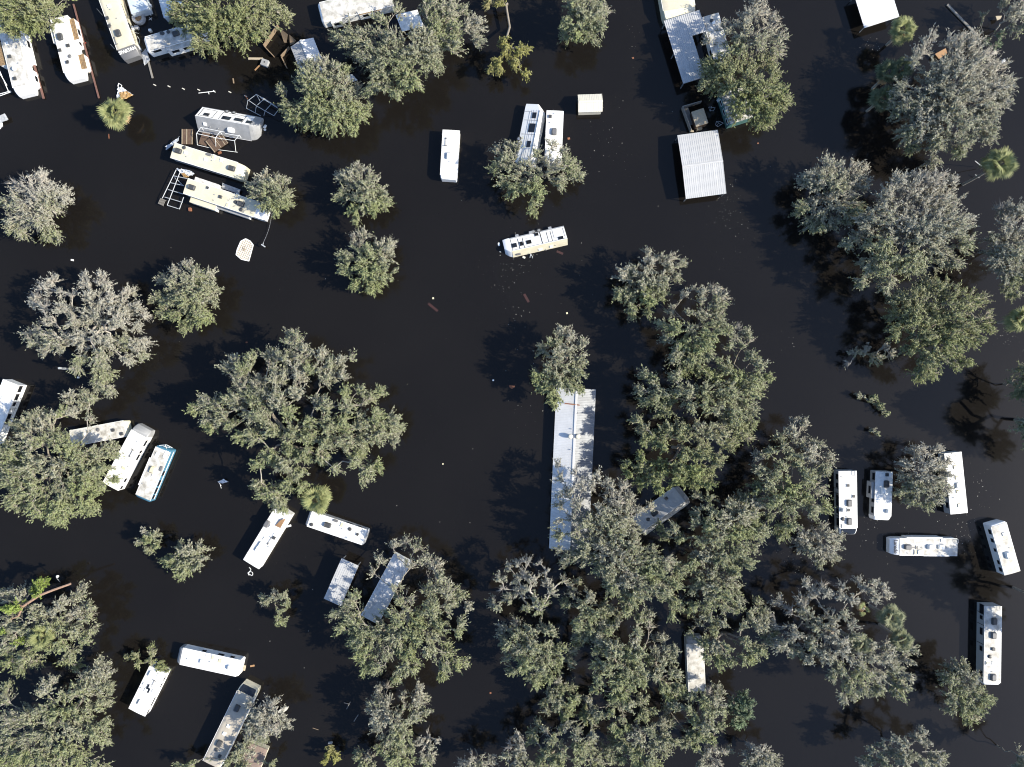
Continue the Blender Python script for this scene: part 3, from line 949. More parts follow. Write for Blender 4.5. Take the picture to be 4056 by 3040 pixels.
shed('flat_roofed_shed', 'plain bright white flat metal roof cut off by the top edge near a palm', '30',
     [(740, -60), (832, 226), (1136, 165), (1050, -120)], 1.55, 1.72, 'bright_and_sunlit_roof', 'grey_wall', 0.30, True, cat='shed', mono=True, posts=True, group=G_M)

# the U-shaped carport roof
def u_roof():
    f, h = '20', 2.0
    o0 = P(f, 1312, 183, h)
    d = (P(f, 1480, 725, h) - o0); ln = d.length; d.normalize()
    e = (P(f, 1622, 100, h) - o0); wid = e.length; e.normalize()
    root = empty('carport', (o0.x, o0.y, 0), math.atan2(d.y, d.x))
    tag(root, 'U shaped grey ribbed carport roof with a square bite in its side', 'carport', G_M)
    sy = 1 if (d.x * e.y - d.y * e.x) > 0 else -1
    n = 18; w = wid / n
    cut = (P(f, 1570, 318, h) - P(f, 1622, 100, h)).length
    for k in range(n):
        y = w * (k + 0.5)
        long_ = y < wid * 0.60
        L_ = ln if long_ else ln * 0.345
        z = h + 0.02
        mb = MB()
        prof = [(-w / 2, 0), (w / 2 - 0.08, 0), (w / 2 - 0.055, 0.04), (w / 2 - 0.02, 0.04), (w / 2, 0), (w / 2, -0.03), (-w / 2, -0.03)]
        mb.rings([[(x, sy * (y + q), z + zz) for q, zz in prof] for x in (0, L_)])
        mb.build('roof_sheet', 'metal_roof', root)
    for x, y in ((0.15, 0.15), (ln - .15, 0.15), (ln * .5, 0.15), (0.15, wid - .15), (ln * .33, wid - .15), (ln - .15, wid * .58), (ln * .6, wid * .58)):
        MB().box((x, sy * y, 0), (0.11, 0.11, 2 * h - 0.06)).build('post', 'galvanised_and_shaded_roof', root)
    MB().box((ln / 2, sy * 0.05, h - 0.10), (ln, 0.06, 0.12)).build('eave_beam', 'galvanised_and_shaded_roof', root)
    MB().box((ln - 0.04, sy * wid * 0.3, h - 0.10), (0.06, wid * 0.59, 0.12)).build('eave_beam', 'galvanised_and_shaded_roof', root)
u_roof()

rv('mobile_home', 'pale cream mobile home cut off by the top edge above the U shaped carport', '20',
   [(1262, -160), (1310, 105), (1580, 40), (1532, -225)], 1.7, 'cream_wall', 'cream_roof', caps=[(1, 1.3, 0.35, 'cream_wall')], cat='mobile home', group='mobile homes')
rv('travel_trailer', 'white trailer tucked between the U shaped carport and a bare oak', '20',
   [(1755, 545), (1645, 150), (1780, 112), (1895, 505)], 1.5, roof='stained_roof', cat='trailer', group=G_T,
   items=[('vent', 1740, 200), ('pipe', 1790, 300), ('sky', 1800, 400), ('roundd', 1725, 182)],
   wins=[('a', -0.55, 0.6, 1.0, 0.5), ('a', -0.8, 0.6, 0.5, 0.5)])
rv('cottage', 'teal walled building with a leaf strewn roof under the right hand oak', '20',
   [(1882, 1078), (1800, 810), (2000, 742), (2085, 1010)], 1.8, 'teal_wall', 'roof_litter', cat='building', trim='teal_wall',
   wins=[('a', -0.7, 0.7, 0.8, 0.6, 'trim_white'), ('a', -0.1, 0.7, 0.8, 0.6, 'trim_white'), ('a', 0.5, 0.7, 0.8, 0.6, 'trim_white')])
rv('kiosk', 'tiny tan plank roofed hut inside the dark fenced pen', 'g',
   [(418, 716), (350, 505), (514, 459), (580, 665)], 1.3, 'wood_brown', 'wood_pale', cat='hut', trim='wood_pale')
plank('fence', 'dark weathered fence along the far side of the tan hut', 'fence', 'g', (215, 448), (480, 372), 0.10, 'wood_grey', 0.5, 0.9)
plank('fence', 'dark weathered fence along the left side of the tan hut', 'fence', 'g', (222, 455), (338, 775), 0.10, 'wood_grey', 0.5, 0.9)
plank('boardwalk', 'dim grey boardwalk lying inside the fenced pen of the tan hut', 'boardwalk', 'g', (262, 445), (345, 690), 0.75, 'wood_grey', 0.10, 0.06)
box_thing('wooden_block', 'pale wooden step between the tan hut and the big ribbed roof', 'step', 'g', (452, 742), (0.75, 0.45, 0.5), 'wood_pale', 0.25)
box_thing('wooden_block', 'pale corner block at the foot of the dark fence', 'block', 'g', (352, 782), (0.5, 0.25, 0.4), 'wood_pale', -0.1)
pipes('garden_chair', 'dark garden chair frame floating near the teal building', 'chair', 'g',
      [((700, 640, .45), (760, 690, .45)), ((760, 690, .45), (715, 715, .45)), ((715, 715, .45), (685, 690, .45)), ((685, 690, .45), (700, 640, .45)), ((700, 640, .45), (735, 640, .9)), ((760, 690, .45), (795, 665, .9)), ((735, 640, .9), (795, 665, .9)), ((730, 665, .46), (700, 705, .46))], 'pipe_grey', 0.025)
pipes('garden_chair', 'dark upturned chair frame inside the pen beside the tan hut', 'chair', 'g',
      [((590, 440, .5), (680, 450, .5)), ((680, 450, .5), (655, 495, .3)), ((655, 495, .3), (600, 485, .3)), ((600, 485, .3), (590, 440, .5)), ((630, 430, .7), (610, 500, .3))], 'pipe_grey', 0.025)
sheet_thing('white_slab', 'white slab jutting from the corner of the teal building', 'slab', 'g', [(700, 345), (765, 285), (775, 310), (720, 375)], [0.9, 1.0, 1.0, 0.9], 'tarp_white', 0.08)

# ------------------------------------------------------------------ trailers, upper left
rv('fifth_wheel_trailer', 'white trailer at the left edge, roof littered with leaves, nose downward', '00',
   [(-35, 180), (115, 765), (255, 722), (120, 140)], 1.55, group=G_T, caps=[(1, 1.0, 0.7, 'cap_white')], roof='stained_roof',
   items=[('ventx', 88, 492), ('pipe', 165, 548), ('pipe', 160, 553), ('dish', 132, 600), ('ventx', 132, 682), ('vent', 60, 380), ('sky', 150, 330)],
   slides=[((205, 285), (270, 535), 0.35, 'white_roof', [(0.35, 0.9)]), ((262, 610), (330, 735), 0.35, 'white_roof', [(0.5, 0.7)]), ((-40, 380), (5, 570), 0.35, 'leaf_litter')])
rv('fifth_wheel_trailer', 'white trailer with brown leaf filled slide-out tops beside a long brown beam', '00',
   [(440, 172), (550, 640), (697, 585), (577, 130)], 1.6, group=G_T, caps=[(1, 1.0, 0.6, 'cap_white')],
   items=[('ventx', 495, 182), ('acd', 524, 323), ('ventx', 520, 438), ('ventx', 592, 398), ('round', 606, 490), ('ventx', 587, 541)],
   slides=[((632, 165), (690, 335), 0.3, 'leaf_litter', [(0.6, 0.8)]), ((722, 470), (752, 590), 0.3, 'leaf_litter'), ((650, 350), (705, 385), 0.25, 'white_roof', [(0.5, 0.4)]), ((428, 235), (466, 375), 0.3, 'white_roof')],
   stripes=[('1', 0, 0, 0, 0, 'trim_black')][:0])
plank('wooden_beam', 'long reddish brown beam floating right of the leaf filled white trailer', 'beam', '00', (635, 38), (855, 850), 0.20, 'brown_beam', 0.18, 0.14)
plank('wooden_beam', 'long reddish brown beam beside the leaf littered trailer at the left edge', 'beam', '00', (222, 300), (378, 855), 0.26, 'brown_beam', 0.18, 0.14)
plank('wooden_pole', 'short tan pole sticking out from the corner of the leaf filled trailer', 'pole', '00', (745, 598), (778, 632), 0.10, 'wood_pale', 0.3, 0.08)
box_thing('buoy', 'small red hook shaped float at the brown beam', 'float', '00', (738, 372), (0.16, 0.10, 0.1), 'red_paint', 0.4)
rv('fifth_wheel_trailer', 'cream trailer with a grey lettered nose cap near the round tub', '00',
   [(835, -60), (1010, 430), (1165, 385), (993, -90)], 1.75, 'cream_wall', 'cream_roof', group=G_T,
   caps=[(1, 1.25, 0.75, 'cap_grey', ('SPARTAN', (0, 1, 0), 0.56, 'white_plastic'), 0.35)],
   items=[('vent', 945, 56), ('pipe', 957, 88), ('ventx', 930, 160), ('pipe', 1013, 163), ('pipe', 958, 205), ('roundd', 940, 230), ('acd', 1024, 292), ('ant', 1000, 358)],
   stripes=[('b', -0.5, 0.9, 0.5, 0.12, 'trim_black'), ('b', -0.6, 0.9, 0.2, 0.05, 'trim_white'), ('b', -0.2, 0.8, 0.85, 0.07, 'trim_black')], wins=[('b', 0.3, 0.5, 0.9, 0.4)])
_o = [o for o in bpy.data.objects if o.name.startswith('lettering')][-1]
_e = MB().add([(-0.22, -0.10, 0), (0.22, -0.10, 0), (0.17, -0.32, 0), (0, -0.48, 0), (-0.17, -0.32, 0), (-0.22, -0.10, .02), (0.22, -0.10, .02), (0.17, -0.32, .02), (0, -0.48, .02), (-0.17, -0.32, .02)],
              [(5, 9, 8, 7, 6), (0, 1, 6, 5), (1, 2, 7, 6), (2, 3, 8, 7), (3, 4, 9, 8), (4, 0, 5, 9)]).build('emblem', 'rust', _o.parent)
_e.matrix_local = _o.matrix_local @ Matrix.Translation((0, -0.14, -0.03))
_e.scale = (2.0, 1.3, 2.5)
plank('wooden_pole', 'tan pole leaning out of the water left of the cream lettered trailer, upper one', 'pole', 'e', (10, 102), (78, 180), 0.09, 'wood_pale', 0.5, 0.08, 0.1)
plank('wooden_pole', 'tan pole leaning out of the water left of the cream lettered trailer, lower one', 'pole', 'e', (165, 508), (215, 562), 0.09, 'wood_pale', 0.5, 0.08, 0.1)
rv('camper_van', 'pale blue tarped trailer at the top edge touching the round tub', 'e',
   [(336, -60), (412, 158), (597, 110), (540, -110)], 1.35, 'pale_blue_roof', 'pale_blue_roof', group=G_T, trim='trim_grey')
sheet_thing('plywood_sheet', 'beige plywood sheet leaning between the cream trailer and the pale blue one', 'plywood', 'e', [(245, 8), (325, 5), (385, 200), (315, 160)], [1.0, 0.7, 0.15, 0.2], 'wood_pale', 0.05)
tub = empty('round_tub', (*P('e', 486, 208, .4), 0)); tag(tub, 'round grey tub full of leaf debris at the nose of the pale blue trailer', 'tub')
MB().lathe((0, 0, 0), [(0.80, -0.6), (0.86, 0.55), (0.80, 0.66), (0.66, 0.62), (0.48, 0.50), (0.44, 0.30), (0.40, 0.28)], 28).build('rim', 'tarp_grey', tub, True)
MB().lathe((0, 0, 0), [(0.44, 0.27), (0.45, 0.40), (0.2, 0.46), (0.02, 0.43)], 14).build('leaf_fill', 'leaf_litter', tub)
box_thing('storage_bin', 'white storage bin below the round tub, left one of the pair', 'bin', 'e', (418, 332), (0.5, 0.42, 0.4), 'tarp_white', 0.3, lid='white_plastic')
box_thing('storage_bin', 'grey storage bin below the round tub, right one of the pair', 'bin', 'e', (468, 320), (0.55, 0.45, 0.4), 'tarp_grey', -0.2, lid='trim_grey')
pipes('post_light', 'thin white pole with a dark round foot right of the tub', 'pole', 'e', [((603, 100, 1.0), (630, 185, 0.1)), ((610, 205, .1), (640, 235, .1)), ((640, 205, .1), (605, 232, .1))], 'pipe_white', 0.03)
box_thing('white_box', 'small white box floating right of the pale blue trailer', 'box', 'e', (618, 68), (0.42, 0.36, 0.3), 'tarp_white', 0.2)
rv('camper_van', 'bluish grey roof at the top edge mostly hidden by a leafy oak', 'e',
   [(708, -40), (778, 208), (1010, 140), (940, -110)], 1.3, 'pale_blue_roof', 'pale_blue_roof', group=G_T, trim='trim_grey')
rv('travel_trailer', 'grey white trailer dappled by oak shade with two dark windows in its slide-out', 'e',
   [(600, 592), (1250, 405), (1200, 238), (562, 425)], 1.65, roof='stained_roof', group=G_T, caps=[(0, 0.25, 0.15, 'cap_white')],
   items=[('roundd', 765, 386), ('roundd', 828, 368), ('acd', 918, 390), ('pipe', 648, 474), ('ventx', 742, 352)],
   slides=[((815, 590), (1088, 520), 0.25, 'stained_roof', [(0.3, 0.95), (0.78, 0.95)])], wins=[('a', -0.75, 0.45, 1.0, 0.35)],
   stripes=[('a', -0.95, -0.4, 0.2, 0.05, 'trim_black')])
box_thing('white_box', 'small white box at the roof edge of the dappled grey trailer', 'box', 'e', (621, 352), (0.35, 0.32, 0.5), 'white_plastic', 0.2)
box_thing('cooler', 'white cooler on the water beside the lettered nose cap', 'cooler', 'e', (478, 633), (0.5, 0.42, 0.35), 'white_plastic', 0.1, lid='white_plastic')
box_thing('air_unit', 'white boxy unit wedged against the right side of the cream lettered trailer', 'unit', 'e', (482, 556), (0.75, 0.6, 0.55), 'white_plastic', -1.1, r=0.08)
box_thing('timber_offcut', 'tan offcut floating under the lettered nose cap', 'timber', 'e', (405, 668), (0.6, 0.22, 0.08), 'wood_pale', 0.35)
sheet_thing('mesh_sheet', 'torn grey mesh panel between the lettered trailer and the dappled one', 'panel', 'e', [(516, 612), (570, 556), (620, 690), (556, 752)], [0.25, 0.35, 0.2, 0.1], 'tarp_grey', 0.03, 0.05, 3)
plank('dock_plank', 'long grey plank floating below the torn mesh panel', 'plank', 'e', (598, 705), (648, 895), 0.24, 'wood_grey', 0.12, 0.12)
pipes('bent_rail', 'bent thin rail above the torn mesh panel', 'rail', 'e', [((470, 415, .5), (500, 455, .3)), ((500, 455, .3), (495, 500, .1)), ((400, 365, .3), (490, 385, .3))], 'pipe_grey', 0.03)
# floating row of bits
for p, lb in (((1337, 736), 'pale scrap below the grey dock plank, first of the floating row'), ((1460, 748), 'pale scrap in the floating row, second from the dock plank'),
              ((1584, 769), 'pale scrap in the floating row, third from the dock plank'), ((1717, 778), 'pale scrap floating just above the white bar'),
              ((1986, 797), 'pale scrap floating right of the white bar'), ((2122, 832), 'pale scrap beside the bare canopy poles')):
    plank('float_scrap', lb, 'scrap', '00', (p[0] - 11, p[1] - 5), (p[0] + 11, p[1] + 6), 0.13, 'foam', 0.05, 0.06, group='scraps floating in a row')
pipes('white_bar', 'pale bar with a T piece floating among scraps', 'bar', '00', [((1716, 806, .08), (1858, 790, .08)), ((1800, 797, .08), (1806, 816, .08)), ((1842, 783, .08), (1860, 800, .08))], 'pipe_white', 0.05)
plank('log', 'short brown log floating above the white bar', 'log', '00', (2014, 680), (2020, 722), 0.14, 'wood', 0.05, 0.12)
plank('orange_scrap', 'small orange stick floating below the first palm', 'stick', '00', (940, 1160), (942, 1200), 0.10, 'rust', 0.03, 0.05)
sheet_thing('tarp', 'crumpled white and brown tarp beside the round palm at upper left', 'tarp', '00', [(1022, 752), (1062, 758), (1150, 825), (1005, 850)], [0.35, 0.5, 0.1, 0.3], 'tarp_white', 0.02, 0.13, 5, n=9)
sheet_thing('tarp', 'brown stained tarp flap spread beneath the crumpled white tarp', 'tarp', '00', [(1030, 800), (1095, 790), (1152, 826), (1045, 868)], [0.45, 0.5, 0.14, 0.35], 'tarp_brown', 0.02, 0.10, 6, n=8)
pipes('tube_loop', 'small white loop of tube above the crumpled tarp', 'frame', '00', [((1018, 748, .4), (1025, 722, .4)), ((1025, 722, .4), (1052, 740, .4)), ((1052, 740, .4), (1045, 762, .4))], 'pipe_white', 0.05)
pipes('awning', 'pale awning arms reaching from the left edge to the trailer nose', 'awning', '00', [((-5, 612, 1.2), (72, 790, .6)), ((0, 640, 1.2), (60, 740, .8)), ((-5, 832, .4), (96, 795, .4)), ((-5, 815, .4), (90, 788, .4))], 'pipe_white', 0.05)
sheet_thing('small_canopy', 'small grey canopy cut by the left edge', 'canopy', '00', [(-30, 1010), (40, 982), (72, 1035), (-20, 1070)], [0.7, 0.7, 0.5, 0.5], 'tarp_grey', 0.05, 0.03, 9)
sheet_thing('tarp', 'pale blue crumpled tarp below the small grey canopy at the left edge', 'tarp', '00', [(-10, 1060), (20, 1060), (25, 1090), (-5, 1120)], [0.3, 0.3, 0.1, 0.1], 'tarp_white', 0.02, 0.06, 10)

# ------------------------------------------------------------------ the rolled trailer and its neighbours
r_, F_ = rv('travel_trailer', 'white trailer heeled over with wheels showing above an empty canopy frame', 'a', (2.35, 2.6), 2.6, roof='grey_roof', group=G_R,
   edge=((505, 195), (1215, 322), 1.95), roll=49, caps=[(1, 1.1, 0.85, 'grey_roof'), ], wall_h=2.45, wheels=[(-0.08, 0.15), (0.18, 0.15)],
   items=[('vent', -0.68, 0.15), ('pipe', -0.5, -0.1), ('pipe', -0.2, -0.1), ('ac', 0.28, 0.0)],
   wins=[('b', -0.66, 0.75, 0.7, 0.6), ('b', 0.08, 0.75, 1.1, 0.75), ('b', 0.52, 0.85, 1.1, 0.65), ('b', 0.92, 0.75, 0.7, 0.6)],
   stripes=[('b', -0.92, -0.90, 1.1, 2.0, 'trim_black'), ('b', -0.40, -0.385, 1.1, 2.0, 'trim_black'), ('b', -0.92, -0.40, 0.3, 0.06, 'trim_black'), ('b', -0.92, -0.4, 2.05, 0.06, 'trim_black'),
            ('b', -0.17, -0.155, 1.1, 2.0, 'trim_black'), ('b', 0.69, 0.705, 1.1, 2.0, 'trim_black'), ('b', -0.16, 0.7, 0.16, 0.05, 'trim_black'), ('b', -0.16, 0.7, 2.05, 0.06, 'trim_black'),
            ('b', 0.2, 0.6, 1.6, 0.05, 'trim_grey'), ('b', 0.1, 0.5, 1.75, 0.04, 'trim_grey'), ('b', -1, 1, 2.38, 0.10, 'trim_grey')])
hx_ = F_.L / 2
MB().rbox((hx_ + 1.45, 0.3, 0.9), (0.35, 0.30, 0.55), 0.1, 0.06).build('gas_bottle', 'white_plastic', r_, True)
MB().rbox((hx_ + 1.45, -0.1, 0.9), (0.35, 0.30, 0.55), 0.1, 0.06).build('gas_bottle', 'white_plastic', r_, True)
MB().tube((hx_ + 0.9, 0.5, 0.45), (hx_ + 2.0, 0.0, 0.45), 0.06).tube((hx_ + 0.9, -0.5, 0.45), (hx_ + 2.0, 0.0, 0.45), 0.06).build('tow_bar', 'trim_black', r_)
r_, F_ = rv('travel_trailer', 'white trailer on its side with two wheels up, alone in mid water', 'c', (2.2, 2.4), 2.4, roof='cream_roof', group=G_R, wall='white_wall',
   edge=((345, 432), (1040, 272), 1.35), roll=66, caps=[(0, 0.95, 0.6, 'cap_white')], wall_h=2.2, wheels=[(-0.10, 0.05), (0.10, 0.05)],
   items=[('oval', -0.8, 0.2), ('hatch', 0.0, 0.1), ('vent', 0.4, 0.2), ('pipe', 0.55, 0.3), ('pipe', 0.2, -0.2)],
   wins=[('b', -0.88, 0.85, 0.7, 0.6), ('b', -0.62, 0.85, 0.4, 0.6), ('b', -0.35, 0.85, 0.65, 0.55), ('b', 0.78, 0.35, 0.65, 0.42), ('b', -0.02, 1.8, 0.5, 0.4)],
   stripes=[('b', -1, 1, 0.08, 0.14, 'trim_grey'), ('b', -0.72, -0.70, 0.95, 1.7, 'trim_black'), ('b', -0.55, -0.53, 0.95, 1.7, 'trim_black'), ('b', 0.10, 0.125, 1.1, 2.0, 'trim_black'),
            ('b', 0.33, 0.345, 1.0, 1.7, 'trim_black'), ('b', 0.47, 0.485, 1.0, 1.7, 'trim_black'), ('b', 0.55, 0.565, 1.2, 1.4, 'trim_grey'), ('b', 0.93, 0.945, 1.2, 1.4, 'trim_grey'),
            ('b', 0.55, 0.945, 0.55, 0.04, 'trim_grey'), ('b', -0.97, -0.955, 1.0, 1.9, 'trim_black'), ('b', -1.0, 1, 2.1, 0.16, 'trim_grey'), ('b', -0.5, 0.1, 1.5, 0.04, 'trim_grey')])
hx_ = F_.L / 2
for u in (-0.7, -0.2, 0.5):
    MB().box((u * hx_, 1.1, 0.1), (0.45, 0.25, 0.3)).build('step', 'trim_grey', r_)
box_thing('white_bowl', 'small white bowl in the dark water off the nose of the lone rolled trailer', 'bowl', 'c', (178, 345), (0.30, 0.5, 0.12), 'white_plastic', 0.1, r=0.14)
box_thing('foam_block', 'foam scrap below the nose of the lone rolled trailer', 'foam', 'c', (196, 438), (0.24, 0.14, 0.08), 'foam', -0.4)
box_thing('foam_block', 'cream foam lump against the roof edge of the lone rolled trailer', 'foam', 'c', (492, 508), (0.42, 0.28, 0.12), 'foam', -0.5)
pipes('aerial', 'bent aerial hanging off the roof of the lone rolled trailer', 'aerial', 'c', [((572, 455, .4), (575, 480, .2)), ((575, 480, .2), (568, 515, .1)), ((575, 480, .2), (600, 495, .1)), ((600, 495, .1), (598, 520, .1)), ((575, 475, .15), (595, 478, .15))], 'pipe_grey', 0.04)
r_, F_ = rv('travel_trailer', 'white trailer on its side with black windows, tail end under a spreading oak', 'b', (2.2, 2.5), 2.5, roof='white_roof', wall='white_wall', group=G_R,
   edge=((795, 1260), (975, 345), 2.0), roll=68, caps=[(1, 0.9, 0.5, 'cap_white')], wall_h=2.3, wheels=[(-0.12, 0.15), (-0.36, 0.15)],
   wins=[('b', 0.80, 0.75, 0.75, 0.55), ('b', 0.32, 0.75, 1.15, 0.85), ('b', -0.3, 0.75, 0.8, 0.5)],
   stripes=[('b', -1, 1, 0.10, 0.06, 'trim_black'), ('b', 0.60, 0.62, 1.1, 2.0, 'trim_grey'), ('b', 0.06, 0.08, 1.1, 2.0, 'trim_grey'), ('b', -1, 0.95, 1.5, 0.05, 'trim_grey'), ('b', 0.93, 0.945, 1.7, 1.1, 'trim_grey'),
            ('b', -1, 1, 0.55, 0.015, 'trim_grey'), ('b', -1, 1, 0.95, 0.015, 'trim_grey'), ('b', -1, 1, 1.2, 0.015, 'trim_grey')])
r_, F_ = rv('travel_trailer', 'rolled aluminium sided trailer with teal grey roof amid the dense oaks', 'd', (2.4, 2.5), 2.5, roof='metal_roof', wall='aluminium', group=G_R,
   edge=((735, 330), (205, 715), 2.3), roll=32, caps=[(0, 0.7, 0.4, 'grey_roof')], wall_h=2.4, items=[('acd', 0.2, 0.15), ('roundd', 0.55, 0.3), ('ventx', -0.5, -0.4)], seams=1,
   stripes=[('b', -1, 1, 0.9, 0.05, 'trim_grey')])

rv('fifth_wheel_trailer', 'cream trailer with a pale stepped nose, middle of the stack at upper left', 'a',
   [(175, 745), (1012, 1002), (1070, 815), (245, 555)], 1.75, 'grey_wall', 'cream_roof', group=G_T, caps=[(1, 1.15, 0.6, 'cap_cream')],
   items=[('acd', 290, 662), ('roundd', 365, 617), ('vent', 385, 685), ('pipe', 398, 738), ('vent', 648, 772), ('sky', 752, 742), ('pipe', 735, 790), ('oval', 692, 694), ('vent', 855, 784), ('pipe', 880, 796), ('acd', 990, 890)],
   wins=[('a', 0.1, 0.6, 1.2, 0.5), ('a', 0.72, 0.6, 0.6, 0.5)], stripes=[('a', -0.9, 0.9, 0.95, 0.08, 'trim_black')])
sheet_thing('awning_fabric', 'torn white awning fabric behind the middle cream trailer', 'awning', 'a', [(300, 468), (285, 535), (120, 650), (125, 600)], [1.2, 1.0, 0.3, 0.5], 'tarp_white', 0.02, 0.12, 8, n=8)
rv('fifth_wheel_trailer', 'cream trailer with a bulging white nose chained to a mooring post', 'a',
   [(350, 1215), (1280, 1525), (1340, 1330), (410, 1020)], 1.75, 'white_wall', 'cream_roof', group=G_T, caps=[(1, 1.3, 0.6, 'cap_white')],
   items=[('acd', 468, 1140), ('ventd', 675, 1145), ('pipe', 770, 1237), ('ventx', 845, 1265), ('pipe', 755, 1308), ('sky', 1058, 1255), ('pipe', 955, 1308), ('sky', 935, 1372), ('acd', 1112, 1355), ('roundd', 1042, 1332), ('roundd', 1112, 1432)],
   slides=[((435, 1330), (765, 1440), 0.5, 'cream_roof'), ((760, 1400), (1210, 1545), 0.85, 'grey_roof'), ((515, 1000), (820, 1105), 0.5, 'stained_roof')])
sheet_thing('screen_sheet', 'grey see-through looking screen panel floating above the bulging nosed trailer', 'panel', 'a', [(862, 1078), (1100, 1165), (1085, 1225), (862, 1150)], [0.5, 0.5, 0.4, 0.4], 'tarp_grey', 0.03, 0.02, 11)
sheet_thing('tarp', 'crumpled white and ochre tarp at the tail of the bulging nosed trailer', 'tarp', 'a', [(262, 890), (440, 910), (500, 960), (370, 1010)], [0.5, 0.8, 0.5, 0.4], 'tarp_white', 0.02, 0.14, 12, n=9)
sheet_thing('tarp', 'ochre tarp pocket beneath the crumpled tarp at the trailer tail', 'tarp', 'a', [(320, 950), (360, 945), (430, 1000), (370, 1010)], [0.75, 0.8, 0.6, 0.6], 'tarp_brown', 0.02, 0.06, 13)
W_ = [(330, 372), (480, 374), (476, 572), (326, 572)]
def panel(label, pts, h, battens, m='wood_brown'):
    q = [P('a', *p, h) for p in pts]
    c = (q[0] + q[1] + q[2] + q[3]) / 4
    d = ((q[1] - q[0]) + (q[2] - q[3])) / 2
    e = ((q[3] - q[0]) + (q[2] - q[1])) / 2
    root = empty('wooden_pallet', (c.x, c.y, 0), math.atan2(d.y, d.x))
    tag(root, label, 'panel', 'brown battened panels')
    n = 5
    w = d.length / n
    for k in range(n):
        MB().box((-d.length / 2 + w * (k + .5), 0, h), (w - 0.012, e.length, 0.05)).build('board', m, root)
    for t in battens:
        MB().box((-d.length / 2 + d.length * t, 0, h + 0.05), (0.07, e.length * 0.99, 0.05)).build('batten', 'wood_pale', root)
panel('brown battened panel left of the empty canopy frame', W_, 0.25, (0.06, 0.47, 0.94))
panel('plain brown panel under the left bay of the canopy frame', [(605, 398), (716, 428), (650, 600), (553, 560)], 0.12, ())
panel('brown battened panel under the middle of the canopy frame', [(640, 540), (745, 445), (865, 605), (760, 680)], 0.32, (0.08, 0.85))
panel('brown battened panel under the right bay of the canopy frame', [(770, 480), (868, 432), (940, 548), (850, 625)], 0.2, (0.1, 0.55, 0.9))
box_thing('rusty_lump', 'rusty orange lump at the foot of the canopy panels', 'lump', 'a', (828, 682), (0.5, 0.35, 0.12), 'rust', 0.4)
pipes('canopy_poles', 'white pipe canopy frame stripped bare over brown panels', 'canopy frame', 'a',
      [((525, 430, 1.2), (775, 485, 1.2)), ((775, 485, 1.2), (1025, 525, 1.2)), ((525, 430, 1.2), (535, 580, .1)), ((535, 580, .1), (790, 640, .1)), ((790, 640, .1), (1062, 676, .1)), ((775, 485, 1.2), (780, 630, .1)),
       ((1025, 525, 1.2), (1042, 674, .1)), ((525, 430, 1.2), (580, 350, 1.6)), ((775, 485, 1.2), (835, 403, 1.6)), ((1025, 525, 1.2), (1085, 450, 1.6)), ((580, 350, 1.6), (895, 412, 1.6)), ((1085, 450, 1.6), (1112, 490, 1.0)), ((900, 428, 1.6), (1085, 462, 1.6)), ((600, 365, 1.6), (618, 390, 1.1)), ((835, 403, 1.6), (858, 440, 1.1))])
pipes('canopy_poles', 'grey pipe frame trailing from the tail of the bulging nosed trailer', 'canopy frame', 'a',
      [((258, 905, .8), (75, 1280, .8)), ((326, 890, 1.0), (140, 1372, .7)), ((220, 985, .8), (405, 1022, .9)), ((178, 1075, .8), (360, 1115, .9)), ((150, 1165, .8), (350, 1225, .8)), ((108, 1265, .7), (342, 1335, .7)), ((356, 1265, .6), (300, 1425, .4)), ((140, 1372, .5), (300, 1422, .3)), ((270, 1035, .5), (345, 1110, .2)), ((240, 985, .5), (245, 1030, .4))], 'pipe_grey', 0.05)
ro = empty('slatted_rack', (*P('a', 70, 1328, .5), 0), -0.42); tag(ro, 'small slatted rack at the end of the grey pipe frame', 'rack')
for k in range(6): MB().box((-0.35 + 0.14 * k, 0, 0.5), (0.07, 0.85, 0.04)).build('slat', 'wood_grey', ro)
for s_ in (-1, 1): MB().box((0, s_ * 0.40, 0.45), (0.9, 0.05, 0.05)).build('rail', 'wood_grey', ro)
box_thing('orange_bucket', 'orange brown bucket bobbing under the grey pipe frame', 'bucket', 'a', (440, 1428), (0.42, 0.5, 0.3), 'rust', 0.1, r=0.1)
pipes('canopy_poles', 'grey pipe gazebo frame with torn cover beside the heeled trailer nose', 'canopy frame', 'f',
      [((100, 802, 1.1), (85, 880, .1)), ((105, 805, 1.1), (180, 857, 1.1)), ((180, 857, 1.1), (262, 905, 1.1)), ((262, 905, 1.1), (345, 950, 1.1)), ((85, 880, .1), (222, 952, .1)), ((180, 857, 1.1), (168, 920, .1)), ((262, 905, 1.1), (250, 952, .1)), ((105, 805, 1.1), (180, 748, 1.6)), ((180, 857, 1.1), (248, 797, 1.6)), ((262, 905, 1.1), (318, 843, 1.6)), ((345, 950, 1.1), (380, 905, 1.5)), ((180, 748, 1.6), (380, 878, 1.6)), ((180, 748, 1.6), (215, 815, 1.0))], 'pipe_grey', 0.04)
sheet_thing('torn_fabric', 'torn grey cover strip clinging to the gazebo frame', 'cover', 'f', [(182, 750), (250, 782), (385, 870), (245, 800)], [1.65, 1.65, 1.65, 1.5], 'tarp_grey', 0.015, 0.05, 14)
plank('orange_stick', 'short orange stick above the gazebo frame', 'stick', 'f', (72, 760), (98, 792), 0.08, 'rust', 0.3, 0.06)
